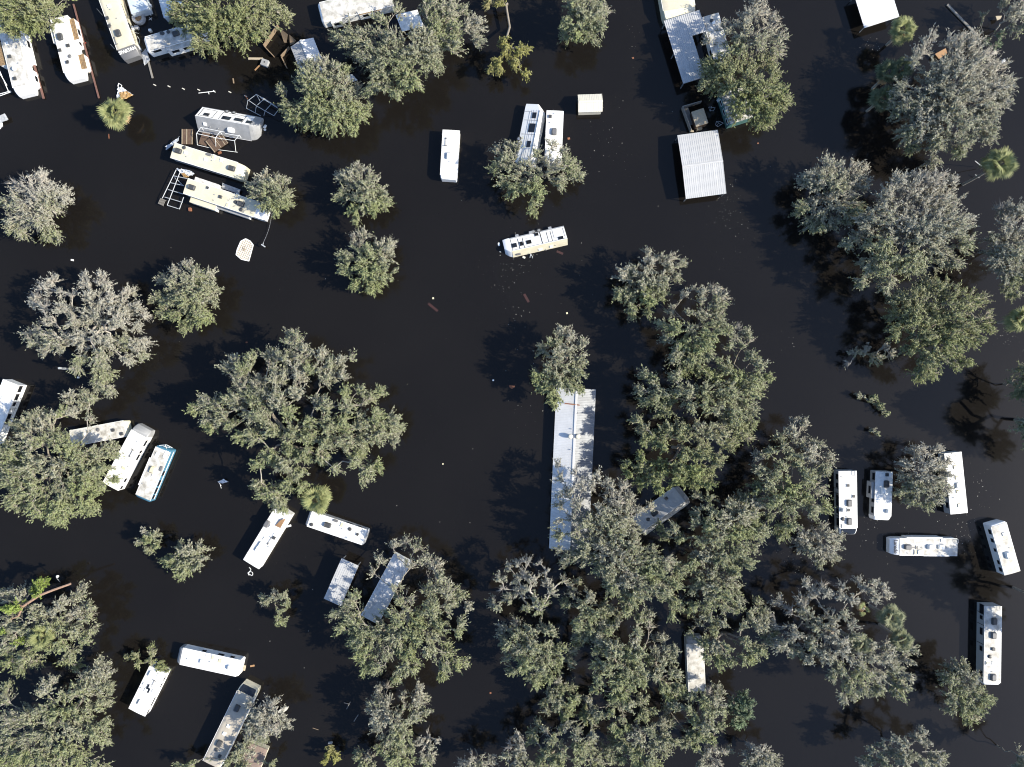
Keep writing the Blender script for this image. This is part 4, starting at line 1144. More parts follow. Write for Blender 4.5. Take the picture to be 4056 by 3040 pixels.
# timber frames and the little box below the leafy oak
for p0, p1, w, h, th, lb in (((386, 102), (252, 295), .10, .45, .8, 'upper left side of the broken timber enclosure'), ((250, 292), (345, 392), .10, .3, .5, 'lower left side of the broken timber enclosure'),
                             ((492, 308), (415, 392), .09, .35, .6, 'lower right side of the broken timber enclosure'), ((415, 392), (470, 505), .12, .2, .3, 'loose end board of the broken timber enclosure')):
    plank('timber_wall', 'weathered board wall, ' + lb, 'timber wall', 'f', p0, p1, w, 'wood', h, th, group='broken timber enclosure')
sheet_thing('timber_hoarding', 'tipped brown board panel at the top of the broken enclosure', 'panel', 'f', [(393, 118), (474, 182), (462, 262), (440, 258)], [0.9, 0.9, 0.05, 0.05], 'wood', 0.05)
sheet_thing('timber_hoarding', 'tipped brown board panel wedged against the white gabled shed', 'panel', 'f', [(490, 185), (552, 240), (530, 272), (497, 282)], [0.9, 0.9, 0.1, 0.1], 'wood', 0.05)
o_ = box_thing('chest_freezer', 'grey square box with a dark knob beside a red edged plank', 'box', 'f', (262, 455), (0.95, 0.85, 0.45), 'grey_wall', -0.35, lid='grey_roof')
MB().lathe((0.0, 0.05, 0.26), [(0.10, 0), (0.10, 0.05), (0.02, 0.07)], 12).build('knob', 'dark_plastic', o_)
plank('red_plank', 'white plank with a red edge left of the grey square box', 'plank', 'f', (104, 412), (242, 414), 0.30, 'wood_pale', 0.12, 0.1)
plank('brown_plank', 'short brown plank under the grey square box', 'plank', 'f', (165, 522), (222, 464), 0.16, 'orange_board', 0.08, 0.08)

# ------------------------------------------------------------------ trailers across the top and middle
rv('fifth_wheel_trailer', 'white trailer cut by the top edge above the wide oak', '10',
   [(592, 195), (1190, 42), (1150, -115), (540, 22)], 1.6, roof='stained_roof', group=G_T, caps=[(0, 0.3, 0.2, 'cap_white')],
   slides=[((652, 205), (745, 183), 0.25, 'white_roof', [(0.5, 0.8)]), ((890, 130), (1080, 82), 0.3, 'leaf_litter', [(0.3, 0.8), (0.8, 0.8)])])
sheet_thing('canopy', 'white canopy top glimpsed through the wide upper oak', 'canopy', '10', [(1205, 130), (1395, 85), (1450, 225), (1262, 275)], [1.4, 1.4, 1.4, 1.4], 'white_roof', 0.06, 0.03, 15)
sheet_thing('white_sheet', 'white sheet caught between the two upper oaks', 'sheet', '10', [(765, 650), (830, 645), (880, 695), (800, 715)], [0.8, 0.8, 0.7, 0.7], 'tarp_white', 0.03, 0.05, 16)
rv('travel_trailer', 'white trailer floating alone upright left of the spreading oak', '10',
   [(1617, 1122), (1592, 1515), (1737, 1520), (1758, 1130)], 1.5, group=G_T, caps=[(1, 0.5, 0.2, 'cap_white')], seams=0,
   items=[('ant', 1640, 1230), ('ac', 1668, 1352), ('pipe', 1673, 1403)], stripes=[('b', -1, 1, 0.3, 0.05, 'trim_grey')])
rv('travel_trailer', 'white flat roofed trailer beside the one on its side under the spreading oak', '20',
   [(303, 955), (283, 1410), (425, 1415), (443, 962)], 1.6, group=G_T, items=[('acg', 365, 1142), ('ventx', 330, 1010), ('pipe', 365, 985), ('pipe', 330, 1062)],
   slides=[((300, 1085), (297, 1130), 0.1, 'trim_grey')])
plank('tee_post', 'T shaped grey post in open water below the bulging trailer nose', 'post', '11', (46, 456), (80, 478), 0.14, 'pipe_grey', 0.9, 0.10)
_p0, _p1 = P('11', 137, 190, 1.1), P('11', 64, 440, .7)
ch_ = empty('chain', (_p0.x, _p0.y, 0)); tag(ch_, 'pale chain from the bulging trailer nose to the T shaped post', 'chain')
for k in range(34):
    q = k / 33
    a_ = Vector((*(_p0 + (_p1 - _p0) * q), 1.1 - 0.4 * q - 0.5 * math.sin(math.pi * q)))
    rz = math.atan2((_p1 - _p0).y, (_p1 - _p0).x)
    MB().box((a_.x - _p0.x, a_.y - _p0.y, a_.z), (0.085, 0.055 if k % 2 else 0.02, 0.02 if k % 2 else 0.055), rz).build('chain_link', 'hub', ch_)
plank('metal_rod', 'short shaft joining the chain to the T shaped post', 'shaft', '11', (64, 440), (58, 470), 0.07, 'pipe_grey', 0.8, 0.06)

# white lattice gazebo top
lt = empty('garden_lattice', (*P('01', 2112, 505, .1), 0), 0.36); tag(lt, 'white arched lattice panel floating face up near the mooring post', 'lattice')
tr_ = [P('01', *p, .1) - P('01', 2112, 505, .1) for p in ((2150, 600), (2188, 460), (2160, 425), (2122, 407), (2080, 430), (2050, 500), (2040, 545), (2085, 585))]
c_, s_ = math.cos(-0.36), math.sin(-0.36)
out = [(p.x * c_ - p.y * s_, p.x * s_ + p.y * c_) for p in tr_]
mb = MB(); mb.rings([[(x, y, z) for x, y in reversed(out)] for z in (0.06, 0.02)]); mb.build('backing', 'wood_pale', lt)
for k in range(len(out)):
    a_, b_ = out[k], out[(k + 1) % len(out)]
    d_ = math.hypot(b_[0] - a_[0], b_[1] - a_[1])
    MB().box(((a_[0] + b_[0]) / 2, (a_[1] + b_[1]) / 2, 0.10), (d_ + .04, 0.10, 0.08), math.atan2(b_[1] - a_[1], b_[0] - a_[0])).build('rim', 'white_wall', lt)
def inside(x, y):
    r = False
    for k in range(len(out)):
        (x0, y0), (x1, y1) = out[k], out[(k + 1) % len(out)]
        if (y0 > y) != (y1 > y) and x < (x1 - x0) * (y - y0) / (y1 - y0) + x0: r = not r
    return r
for sgn in (1, -1):
    for k in range(-7, 8):
        run = [t for t in np.linspace(-2, 2, 161) if inside(t * 0.7071 - sgn * k * 0.19, t * 0.7071 * sgn + k * 0.19)]
        if len(run) > 6:
            t0, t1 = min(run), max(run)
            tm = (t0 + t1) / 2
            MB().box((tm * 0.7071 - sgn * k * 0.19, tm * 0.7071 * sgn + k * 0.19, 0.085 + 0.008 * sgn), (t1 - t0, 0.045, 0.03), math.radians(45) * sgn).build('lattice_strip', 'white_wall', lt)
_l = MB()
for k in range(14):
    x_, y_ = random.Random(k).uniform(-.25, .3), random.Random(k + 50).uniform(-.1, .45)
    _l.box((x_, y_, 0.125), (0.16, 0.03, 0.02), k * 1.3)
tag(_l.build('leaf_scraps', 'leaf_litter', lt), kind='stuff')

# ------------------------------------------------------------------ left middle
rv('fifth_wheel_trailer', 'tall white trailer with black trims cut by the left edge below mid height', 'h',
   [(40, 68), (-242, 768), (-60, 842), (222, 138)], 1.7, group=G_T, wins=[('b', -0.87, 0.55, 0.85, 0.6), ('b', -0.60, 0.55, 0.85, 0.6), ('b', -0.36, 0.6, 0.5, 0.5), ('b', 0.05, 0.55, 0.7, 0.6), ('b', 0.25, 0.55, 0.6, 0.6)],
   items=[('vent', 38, 292), ('sky', -60, 500)], stripes=[('b', -1, 1, 0.12, 0.06, 'trim_black'), ('b', -0.2, -0.185, 0.8, 1.4, 'trim_black'), ('b', 0.15, 0.165, 0.8, 1.4, 'trim_black'), ('b', -1, 1, 1.15, 0.05, 'trim_grey'), ('0', 0, 0, 0, 0, 'trim_black')][:4])
rv('travel_trailer', 'low grey white trailer end showing from under the lower left oak', '02',
   [(628, 542), (1095, 455), (1062, 322), (592, 410)], 1.15, roof='stained_roof', group=G_T, caps=[(1, 0.35, 0.25, 'cap_cream')],
   items=[('ventx', 981, 403), ('ventx', 1055, 435), ('dish', 735, 440), ('pipe', 760, 470), ('round', 850, 400)], wins=[('1', -0.4, 0.42, 0.3, 0.3), ('1', 0.4, 0.42, 0.3, 0.3)])
rv('travel_trailer', 'white trailer with grey front slope standing beside the blue sided one', '02',
   [(885, 855), (1140, 400), (1265, 465), (1022, 928)], 1.7, group=G_T, caps=[(1, 0.95, 0.6, 'grey_roof')],
   items=[('acl', 1056, 640), ('ant', 1138, 600), ('sky', 1072, 730), ('pipe', 1190, 505), ('pipe', 1110, 720)],
   wins=[('b', 0.78, 0.5, 0.8, 0.45), ('b', 0.45, 0.5, 0.4, 0.45), ('b', 0.25, 0.55, 0.8, 0.45), ('b', -0.62, 0.5, 0.5, 0.45), ('b', -0.9, 0.55, 0.4, 0.4)], stripes=[('b', -1, 1, 0.15, 0.04, 'trim_grey')])
rv('travel_trailer', 'trailer with bright blue side and stained white roof', '02',
   [(1168, 962), (1350, 548), (1468, 592), (1302, 1008)], 1.65, 'blue_wall', 'stained_roof', group=G_T, caps=[(0, 0.35, 0.3, 'blue_wall'), (1, 0.25, 0.2, 'blue_wall')],
   items=[('acc', 1322, 745), ('oval', 1393, 735), ('pipe', 1235, 863), ('vent', 1360, 613), ('vent', 1425, 628), ('hatch', 1440, 598), ('vent', 1328, 797)],
   wins=[('b', 0.1, 0.6, 0.6, 0.5), ('b', -0.3, 0.6, 0.8, 0.5), ('b', -0.62, 0.6, 0.8, 0.5), ('b', -0.88, 0.6, 0.5, 0.5)], slides=[((1295, 640), (1195, 872), 0.05, 'trim_white')], stripes=[('b', -1, 1, 1.1, 0.2, 'white_wall')])
pipes('bent_rack', 'twisted pale rack at the upper end of the blue sided trailer', 'rack', '02', [((1375, 535, 1.5), (1440, 530, 1.5)), ((1440, 530, 1.5), (1490, 556, 1.4)), ((1415, 545, 1.5), (1470, 552, 1.5)), ((1425, 528, 1.7), (1440, 560, 1.3))], 'pipe_white', 0.04)
sheet_thing('fallen_tarp', 'small crumpled white tarp in the shadow left of the giant sprawling oak', 'tarp', '02', [(1885, 850), (1930, 826), (1975, 850), (1915, 862)], [0.15, 0.55, 0.15, 0.3], 'tarp_white', 0.02, 0.08, 17)
pipes('wire_stand', 'thin wire legs beside the small crumpled white tarp', 'stand', '02', [((1890, 856, .2), (1912, 885, .1)), ((1900, 865, .2), (1912, 905, .1)), ((1880, 848, .15), (1900, 860, .2))], 'pipe_white', 0.025)

# ------------------------------------------------------------------ lower left and centre
rv('fifth_wheel_trailer', 'white trailer with a curved brown lid on its roof below the giant oak', '12',
   [(-107, 1530), (165, 1065), (315, 1132), (22, 1598)], 1.65, group=G_T,
   items=[('acg', 95, 1212), ('vent', 132, 1236), ('acl', 45, 1392), ('acl', 20, 1428), ('ventx', 157, 1332), ('ant', 120, 1358), ('vent', 80, 1340), ('pipe', 110, 1410), ('vent', 166, 1305)],
   stripes=[('b', -1, 0.7, 0.25, 0.06, 'trim_grey'), ('b', -1, 0.7, 0.7, 0.05, 'trim_grey')])
# tipped brown lid
sheet_thing('curved_board', 'curved orange brown lid tipped on the white trailer roof', 'lid', '12', [(165, 1228), (215, 1180), (256, 1168), (210, 1250)], [1.8, 2.0, 2.05, 1.95], 'orange_board', 0.05)
plank('awning', 'white awning arm sticking out right of the lidded white trailer', 'arm', '12', (262, 1236), (303, 1226), 0.26, 'white_plastic', 1.5, 0.10)
hose = empty('hose', (*P('02', 2166, 1610, .05), 0)); tag(hose, 'curled white hose at the tail of the lidded white trailer', 'hose')
pr = None; mbh = MB()
for k in range(26):
    a_ = k / 25 * 2 * math.pi * 1.25
    p = (0.30 * math.cos(a_ + 2.4), -0.55 + 0.30 * math.sin(a_ + 2.4), 0.06) if k > 8 else (-0.22 + 0.25 * math.sin(k * .5), 0.35 - k * 0.1, 0.06)
    if pr: mbh.tube(pr, p, 0.04, 6)
    pr = p
mbh.build('tube', 'pipe_white', hose)
rv('travel_trailer', 'white trailer with one ladder rail and dark roof hatches under the bright palm', '12',
   [(440, 1235), (915, 1390), (962, 1270), (482, 1102)], 1.45, group=G_T, caps=[(0, 0.3, 0.15, 'trim_grey'), (1, 0.2, 0.1, 'grey_wall')],
   items=[('roundd', 480, 1218), ('acd', 620, 1222), ('oval', 692, 1173), ('sky', 743, 1220), ('roundd', 812, 1257), ('ventd', 878, 1302), ('pipe', 745, 1252)],
   wins=[('b', 0.35, 0.5, 0.7, 0.4), ('b', 0.7, 0.5, 0.5, 0.4)], wall='grey_wall')
rv('travel_trailer', 'shiny aluminium roofed trailer under the oak by the narrow carport', '12',
   [(905, 2008), (1190, 1482), (1338, 1545), (1055, 2075)], 1.5, 'white_wall', 'aluminium', group=G_T, seams=4)
rv('travel_trailer', 'white ribbed roof trailer lying level above the two bottom left trailers', '03',
   [(1552, 770), (2040, 872), (2070, 735), (1580, 626)], 1.5, group=G_T, caps=[(0, 0.55, 0.3, 'grey_roof'), (1, 0.3, 0.2, 'cap_white')], seams=7,
   items=[('pipe', 1620, 718), ('acl', 1755, 742), ('sky', 1842, 708), ('pipe', 1817, 745), ('ventb', 1904, 738), ('ac', 1998, 795), ('hatch', 1800, 680)],
   wins=[('b', -0.3, 0.5, 0.5, 0.45), ('b', 0.3, 0.5, 0.7, 0.45), ('b', 0.7, 0.5, 0.5, 0.45), ('1', -0.4, 0.6, 0.5, 0.5)])
box_thing('orange_block', 'orange brown block against the end of the ribbed roof trailer', 'block', '03', (2112, 800), (0.30, 0.75, 0.12), 'wood_pale', -0.2)
box_thing('orange_block', 'flat orange brown scrap floating off the end of the ribbed roof trailer', 'scrap', '03', (2180, 782), (0.6, 0.25, 0.06), 'orange_board', 0.2)
rv('travel_trailer', 'white trailer with scattered roof parts beside a fallen green branch', '03',
   [(1115, 1152), (1285, 795), (1445, 832), (1247, 1218)], 1.6, group=G_T, caps=[],
   items=[('acl', 1218, 1095), ('solar', 1285, 975), ('vent', 1330, 1000), ('vent', 1305, 960), ('ant', 1325, 935), ('acl', 1310, 850), ('vent', 1250, 940), ('vent', 1265, 990), ('hatch', 1375, 860), ('pipe', 1220, 970)],
   wins=[('b', 0.7, 0.4, 0.5, 0.4), ('b', 0.4, 0.4, 0.5, 0.4), ('b', -0.3, 0.45, 0.6, 0.4), ('b', -0.5, 0.45, 0.5, 0.4), ('b', -0.85, 0.45, 0.5, 0.4)], stripes=[('b', -1, 1, 0.3, 0.04, 'trim_grey')])
rv('motorhome', 'long tan roofed motorhome with a dark opening in its nose at the bottom', '03',
   [(1745, 1605), (2055, 1000), (2190, 1058), (1905, 1668)], 1.9, 'white_wall', 'tan_roof', group=G_T, caps=[(1, 1.0, 0.45, 'cream_wall', 'windshield')],
   items=[('acd', 2050, 1145), ('vent', 1975, 1300), ('vent', 1940, 1365), ('acd', 1897, 1450), ('roundd', 1872, 1502), ('ventx', 1900, 1560)], stripes=[('b', -1, 1, 0.2, 0.06, 'trim_white')])
o_ = rv('shed', 'low brown shingle roof with pale gutter at the bottom edge beside the motorhome', '13',
        [(-140, 1640), (-55, 1435), (95, 1515), (30, 1690)], 1.0, 'cream_wall', 'shingle', cat='shed', trim='cream_wall')

# ------------------------------------------------------------------ right side
rv('motorhome', 'large white motorhome with a black glossy windscreen at its lower end', '32',
   [(622, 1250), (612, 755), (765, 755), (770, 1250)], 1.65, group=G_T, caps=[(0, 0.9, 0.3, 'cap_white', 'windshield')],
   items=[('ventd', 690, 880), ('ventd', 738, 974), ('acg', 700, 1033), ('dish', 645, 1092), ('ventd', 693, 1093), ('acg', 700, 1190), ('roundd', 648, 1170), ('hatch', 648, 1231), ('pipe', 640, 808), ('rack', 740, 775), ('pipe', 680, 1152)],
   wins=[('a', 0.78, 0.6, 0.7, 0.7), ('a', 0.48, 0.65, 0.6, 0.55), ('a', -0.05, 0.65, 1.5, 0.65), ('a', -0.42, 0.65, 0.6, 0.55), ('a', -0.8, 0.6, 1.0, 0.6)],
   stripes=[('a', -1, 1, 0.2, 0.05, 'trim_black'), ('a', 0.36, 0.38, 0.8, 1.3, 'trim_black'), ('a', 0.18, 0.2, 0.8, 1.3, 'trim_black'), ('a', -0.3, -0.28, 0.8, 1.3, 'trim_black'), ('a', -0.6, -0.58, 0.8, 1.3, 'trim_black')], wall='grey_wall')
rv('travel_trailer', 'white trailer half shaded by the tree between two right hand trailers', '32',
   [(922, 1145), (932, 757), (1078, 765), (1060, 1150)], 1.6, group=G_T, caps=[(0, 0.55, 0.25, 'cap_white')], wall='grey_wall',
   items=[('ventx', 1025, 787), ('hatch', 1052, 792), ('acd', 1020, 868), ('ac', 995, 928), ('dish', 1032, 1102)],
   slides=[((897, 850), (887, 990), 0.3, 'grey_roof', [(0.5, 1.0)])], wins=[('a', 0.75, 0.6, 0.9, 0.6), ('a', -0.32, 0.6, 0.5, 0.6), ('a', -0.75, 0.6, 0.8, 0.5)])
rv('travel_trailer', 'brilliant white trailer whose left side is hidden by a bushy tree', '32',
   [(1580, 1138), (1528, 600), (1668, 593), (1725, 1110)], 1.6, group=G_T,
   items=[('ventb', 1614, 722), ('ventb', 1630, 815), ('acl', 1640, 880), ('ventb', 1638, 933), ('ventb', 1650, 1052), ('pipe', 1600, 985), ('pipe', 1690, 780)], wall='grey_wall',
   wins=[('a', -0.4, 0.6, 0.5, 0.5), ('a', -0.72, 0.65, 0.7, 0.5)])
rv('travel_trailer', 'white trailer lying level with lettering on its left end', '32',
   [(1137, 1485), (1637, 1487), (1635, 1343), (1135, 1338)], 1.5, roof='stained_roof', group=G_T,
   caps=[(0, 1.05, 0.6, 'cap_white', ('Laredo', (0, -1, 0), 0.66, 'cap_grey'), 0.42)],
   items=[('acg', 1205, 1411), ('ant', 1252, 1415), ('sky', 1272, 1456), ('acl', 1310, 1456), ('ac', 1405, 1411), ('acl', 1492, 1411), ('hatch', 1508, 1355), ('rack', 1622, 1362), ('pipe', 1330, 1420), ('pipe', 1205, 1465)],
   slides=[((1200, 1327), (1505, 1330), 0.05, 'trim_white'), ((1345, 1491), (1565, 1491), 0.05, 'trim_white')])
rv('travel_trailer', 'slanted stained trailer near the right edge with a white roof unit', '32',
   [(2048, 1668), (1932, 1242), (2055, 1195), (2178, 1612)], 1.7, roof='stained_roof', group=G_T, caps=[(1, 0.2, 0.1, 'cap_white')],
   items=[('ac', 2068, 1482), ('vent', 2035, 1300), ('pipe', 2085, 1420)], wins=[('a', 0.75, 0.6, 0.6, 0.5), ('a', 0.4, 0.6, 0.5, 0.5), ('a', 0.0, 0.6, 0.4, 0.4), ('a', -0.5, 0.6, 0.5, 0.4), ('a', -0.8, 0.6, 0.5, 0.5)])
rv('fifth_wheel_trailer', 'tall white trailer with dark framed side panels at the lower right edge', '33',
   [(1870, 925), (1872, 265), (2022, 265), (2005, 935)], 1.75, roof='stained_roof', group=G_T, caps=[(0, 0.3, 0.15, 'cap_white')], wall='grey_wall',
   items=[('acd', 1950, 395), ('acg', 1945, 516), ('ventx', 1943, 635), ('roundd', 1915, 700), ('sky', 1900, 757), ('vent', 1940, 757), ('acg', 1942, 878), ('rack', 1990, 282), ('pipe', 1935, 832)],
   wins=[('a', 0.88, 0.7, 1.3, 0.8), ('a', 0.66, 0.75, 0.5, 0.5), ('a', 0.30, 0.7, 0.9, 0.5), ('a', -0.15, 0.7, 0.6, 0.5), ('a', -0.8, 0.7, 0.7, 0.6)],
   stripes=[('a', -1, 1, 0.16, 0.06, 'trim_black'), ('a', 0.47, 0.485, 0.9, 1.5, 'trim_black'), ('a', -0.03, -0.015, 0.9, 1.5, 'trim_black'), ('a', 0.77, 0.785, 0.9, 1.5, 'trim_black')])
rv('travel_trailer', 'rounded white trailer enclosed by oaks at the bottom centre right', '23',
   [(1527, 1005), (1510, 590), (1652, 590), (1672, 1000)], 1.5, group=G_T, caps=[(1, 0.9, 0.45, 'grey_roof')], stripes=[('b', -1, 1, 0.3, 0.05, 'trim_black')], wall='grey_wall', roof='stained_roof')

# ------------------------------------------------------------------ poles, planks and floating odds and ends
plank('lamp_pole', 'leaning grey pole rising from the sprawling bare oak at left', 'pole', '01', (508, 1525), (720, 1546), 0.22, 'pipe_grey', 5.3, 0.22, 0.0)
po = empty('lamp_post', (*P('03', 490, 85, 0), 0)); tag(po, 'thin lamp post with small white head at the lower left oak', 'lamp post')
_t = P('03', 494, 10, 3.6) - P('03', 490, 85, 0)
MB().tube((0, 0, -1), (_t.x * .9, _t.y * .9, 3.4), 0.045, 8).build('pole', 'pipe_grey', po)
MB().lathe((_t.x, _t.y, 3.4), [(0.05, 0), (0.17, 0.06), (0.18, 0.2), (0.06, 0.28)], 14).build('lamp_head', 'white_plastic', po, True)
plank('dark_beam', 'dark straight beam slanting across the water by the upper right giant oak', 'beam', '30', (1548, 42), (1815, 318), 0.30, 'wood_grey', 0.1, 0.16)
sheet_thing('orange_board', 'orange board poking from under the upper right giant oak', 'board', '30', [(1443, 468), (1535, 418), (1550, 460), (1478, 512)], [0.8, 0.8, 0.8, 0.8], 'orange_board', 0.06)
sheet_thing('orange_board', 'small pale orange board below the top right corner oak', 'board', '30', [(1968, 140), (2022, 138), (2010, 165), (1980, 178)], [0.6, 0.6, 0.6, 0.6], 'wood_pale', 0.06)
pipes('lamp_post', 'thin lamp post with bent arm left of the yellow palm at right', 'lamp post', '30', [((1788, 1392, 3.2), (1848, 1440, 0.6)), ((1790, 1510, .5), (1825, 1540, .3))], 'pipe_grey', 0.05)
plank('fishing_pole', 'long thin branch with pale tips at the bottom right oak', 'branch', '33', (1330, 1525), (1535, 1516), 0.07, 'bark_pale', 2.0, 0.07)
plank('fallen_post', 'pale fallen post with a cross piece in the dark bottom centre water', 'post', '13', (783, 1155), (816, 1092), 0.09, 'wood_grey', 0.08, 0.08)
plank('timber_offcut', 'cross piece lying over the pale fallen post', 'timber', '13', (760, 1100), (808, 1112), 0.07, 'wood_grey', 0.14, 0.06)
plank('fallen_stick', 'grey stick floating below the pale fallen post', 'stick', '13', (846, 1262), (884, 1203), 0.10, 'wood_grey', 0.05, 0.07)
plank('fallen_stick', 'thin brown stick floating left of the yellow bush', 'stick', '13', (490, 1318), (540, 1335), 0.06, 'wood', 0.04, 0.05)
box_thing('white_basin', 'grey basin at the top of the yellow bush', 'basin', '13', (642, 1446), (0.6, 0.3, 0.25), 'grey_roof', 0.1, r=0.12)
ky = MB()
_R = []
for q in np.linspace(0, 1, 9):
    x = -0.75 + 1.5 * q
    w = 0.33 * max(0.05, math.sin(math.pi * min(1, max(0.03, q)))) ** 0.5
    _R.append([(x, -w, 0.22), (x, -w * 0.6, -0.1), (x, w * 0.6, -0.1), (x, w, 0.22), (x, w * 0.75, 0.34), (x, -w * 0.75, 0.34)])
ky.rings(_R)
kk = ky.build('kayak', 'foam', None, True); kk.location = (*P('13', 235, 1160, .2), 0); kk.rotation_euler = (0, 0, 0.45); tag(kk, 'small pale kayak hull at the side of the bare grey tree', 'kayak')
box_thing('foam_block', 'small white foam block in open water below the left edge oak', 'foam', '01', (624, 591), (0.40, 0.22, 0.1), 'white_plastic', -0.25)
box_thing('foam_block', 'small white foam lump beneath the left edge oak', 'foam', '01', (188, 407), (0.30, 0.2, 0.1), 'white_plastic', -0.3)
box_thing('foam_block', 'small white float beside the sprawling bare oak pole', 'foam', '01', (676, 1606), (0.3, 0.24, 0.12), 'white_plastic', 0)
box_thing('jug', 'small tan square jug in the open centre water', 'jug', '11', (1530, 921), (0.24, 0.26, 0.14), 'cream_plastic', 0.1)
box_thing('jug', 'small tan jug floating below the lone rolled trailer', 'jug', '21', (474, 1050), (0.25, 0.25, 0.14), 'cream_plastic', 0.3)
box_thing('jug', 'small tan jug in the centre water right of the giant oak', 'jug', '12', (1614, 695), (0.20, 0.20, 0.1), 'cream_plastic', 0.3)
box_thing('foam_block', 'white round float left of the long mobile home tree', 'foam', '11', (2050, 1630), (0.26, 0.26, 0.14), 'white_plastic', 0, r=0.12)
box_thing('orange_float', 'orange float right of the flat roofed trailer', 'float', 'b', (1472, 838), (0.34, 0.30, 0.08), 'rust', 0.2)
box_thing('orange_float', 'orange scrap below the tall upper oak', 'float', '20', (1045, 503), (0.26, 0.22, 0.06), 'rust', 0.2)
box_thing('orange_float', 'orange scrap in shade above the giant oak', 'float', '01', (2130, 1302), (0.25, 0.2, 0.06), 'rust', 0.2)
box_thing('orange_float', 'dull red scrap right of the big ribbed roof', 'float', '20', (2125, 1240), (0.24, 0.18, 0.05), 'rust', 0.2)
box_thing('orange_float', 'dull orange scrap in the dark water right of the twin topped oak', 'float', '13', (2025, 1016), (0.25, 0.25, 0.08), 'rust', 0.2)
plank('sunken_plank', 'dark red plank awash in the open centre water', 'plank', '11', (1488, 965), (1570, 1032), 0.34, 'red_plastic', 0.004, 0.016)
plank('sunken_plank', 'dim red plank awash right of the tan jug', 'plank', '21', (105, 885), (145, 955), 0.34, 'red_plastic', 0.004, 0.012)
plank('sunken_plank', 'faint red plank awash under the lone rolled trailer', 'plank', 'c', (905, 432), (985, 465), 0.30, 'red_plastic', 0.004, 0.012)
sheet_thing('awning_scrap', 'teal edged scrap tangled in the right hand bushy oak', 'scrap', '31', [(320, 70), (355, 180), (385, 195), (350, 90)], [3, 3, 3, 3], 'teal_wall', 0.03, 0.05, 19)
sheet_thing('white_scrap', 'white scrap right of the upper right giant oak', 'scrap', '30', [(2015, 530), (2045, 508), (2055, 530), (2020, 552)], [0.1, 0.5, 0.2, 0.1], 'tarp_white', 0.02, 0.05, 20)

# fine floating litter: leaves and foam specks nobody could count
rl = np.random.default_rng(4)
cl = [('21', -60, 650, 60, 160, 60), ('21', 20, 900, 60, 260, 60), ('21', 130, 600, 80, 80, 50), ('21', 1850, 120, 60, 120, 60), ('21', 1900, 300, 90, 160, 60), ('20', 800, 1150, 120, 220, 60), ('20', 1060, 350, 40, 220, 25),
      ('32', 1680, 1200, 90, 90, 80), ('32', 1800, 860, 60, 110, 40), ('32', 890, 1300, 40, 90, 35), ('32', 210, 1480, 70, 120, 50), ('32', 1680, 1420, 60, 80, 30), ('31', 2060, 1200, 60, 70, 70), ('31', 2180, 1400, 40, 80, 16), ('30', 880, 430, 80, 60, 40),
      ('21', 200, 200, 90, 60, 25), ('22', 120, 300, 90, 250, 25), ('11', 1100, 1000, 900, 500, 60), ('21', 1000, 400, 800, 500, 80), ('31', 200, 1300, 50, 60, 14), ('32', 800, 1430, 500, 120, 40), ('32', 300, 1550, 90, 90, 30),
      ('32', 1200, 1280, 60, 30, 14), ('23', 1850, 800, 150, 200, 30), ('12', 1500, 700, 400, 600, 30), ('13', 700, 600, 500, 400, 25)]
V, T = [], []
for f, x, y, sx, sy, n in cl:
    for k in range(int(n * 0.6)):
        p = P(f, x + rl.normal() * sx, y + rl.normal() * sy, 0)
        a, r = rl.random() * 6.28, 0.012 + 0.032 * rl.random() ** 3
        i = len(V)
        for q in range(5):
            V.append((p.x + math.cos(a + q * 1.2566) * r * (1.6 if q in (0, 1) else 1), p.y + math.sin(a + q * 1.2566) * r, 0.008 + 0.012 * (q == 2)))
        V.append((p.x, p.y, 0.022))
        for q in range(5): T.append((i + q, i + (q + 1) % 5, i + 5))
tag(link_mesh('floating_litter', mesh_np('floating_litter', np.array(V), np.array(T), 'foam')), kind='stuff')
# ------------------------------------------------------------------ trees: crowns as surveyed lobes (x, y, radius[, density]) in their own tile
tree('dense bright green oak filling the top left corner', '00', [(120, 110, 190), (320, 70, 170), (80, 220, 90), (440, 60, 70), (300, 190, 90), (230, 240, 50), (560, -10, 45), (200, -40, 160)], 6.5, 1.15, 0.1, 'foliage_green', grad=0.1, dens=1.2)
tree('leafy yellow green oak overhanging the dappled trailer at the top', '00', [(1640, 70, 210), (1900, 80, 250), (2130, 80, 190), (1900, 240, 150), (1720, 260, 110), (2070, 260, 130), (2310, 90, 130), (2450, 140, 75), (1730, 390, 80), (1840, 400, 70), (2190, 320, 60), (2230, 230, 90), (2100, 370, 40), (1530, 140, 90)], 6.5, 1.15, 0.1, 'foliage_green', grad=0.25, dens=1.1)
tree('wide dense oak at the top centre hiding a white canopy', '10', [(830, 330, 160), (700, 300, 60), (1010, 400, 190), (1200, 460, 190), (1400, 400, 200), (1600, 250, 200), (1650, 80, 140), (1500, 60, 130), (1860, 230, 110), (1900, 350, 60), (1780, 100, 50), (1700, 380, 100), (1500, 520, 120), (1300, 640, 140), (1350, 720, 90), (1100, 700, 140), (1050, 560, 110), (980, 780, 70), (1200, 790, 60), (940, 500, 70), (1100, 180, 90, 0.6), (1230, 100, 60, 0.4), (1180, 330, 90)], 7.5, 1.0, 0.35, 'foliage_olive', grad=0.3, dens=1.1)
tree('dense olive oak overlapping the white gabled shed', '10', [(560, 580, 110), (480, 700, 160), (650, 700, 170), (560, 850, 180), (750, 850, 150), (450, 960, 150), (650, 980, 170), (820, 1000, 130), (300, 920, 100), (240, 780, 50), (320, 1010, 70), (570, 1070, 70), (800, 1080, 50), (920, 940, 70), (760, 620, 60), (440, 560, 60, 0.5), (850, 780, 60)], 6.0, 1.1, 0.2, 'foliage_olive', grad=0.25, dens=1.15)
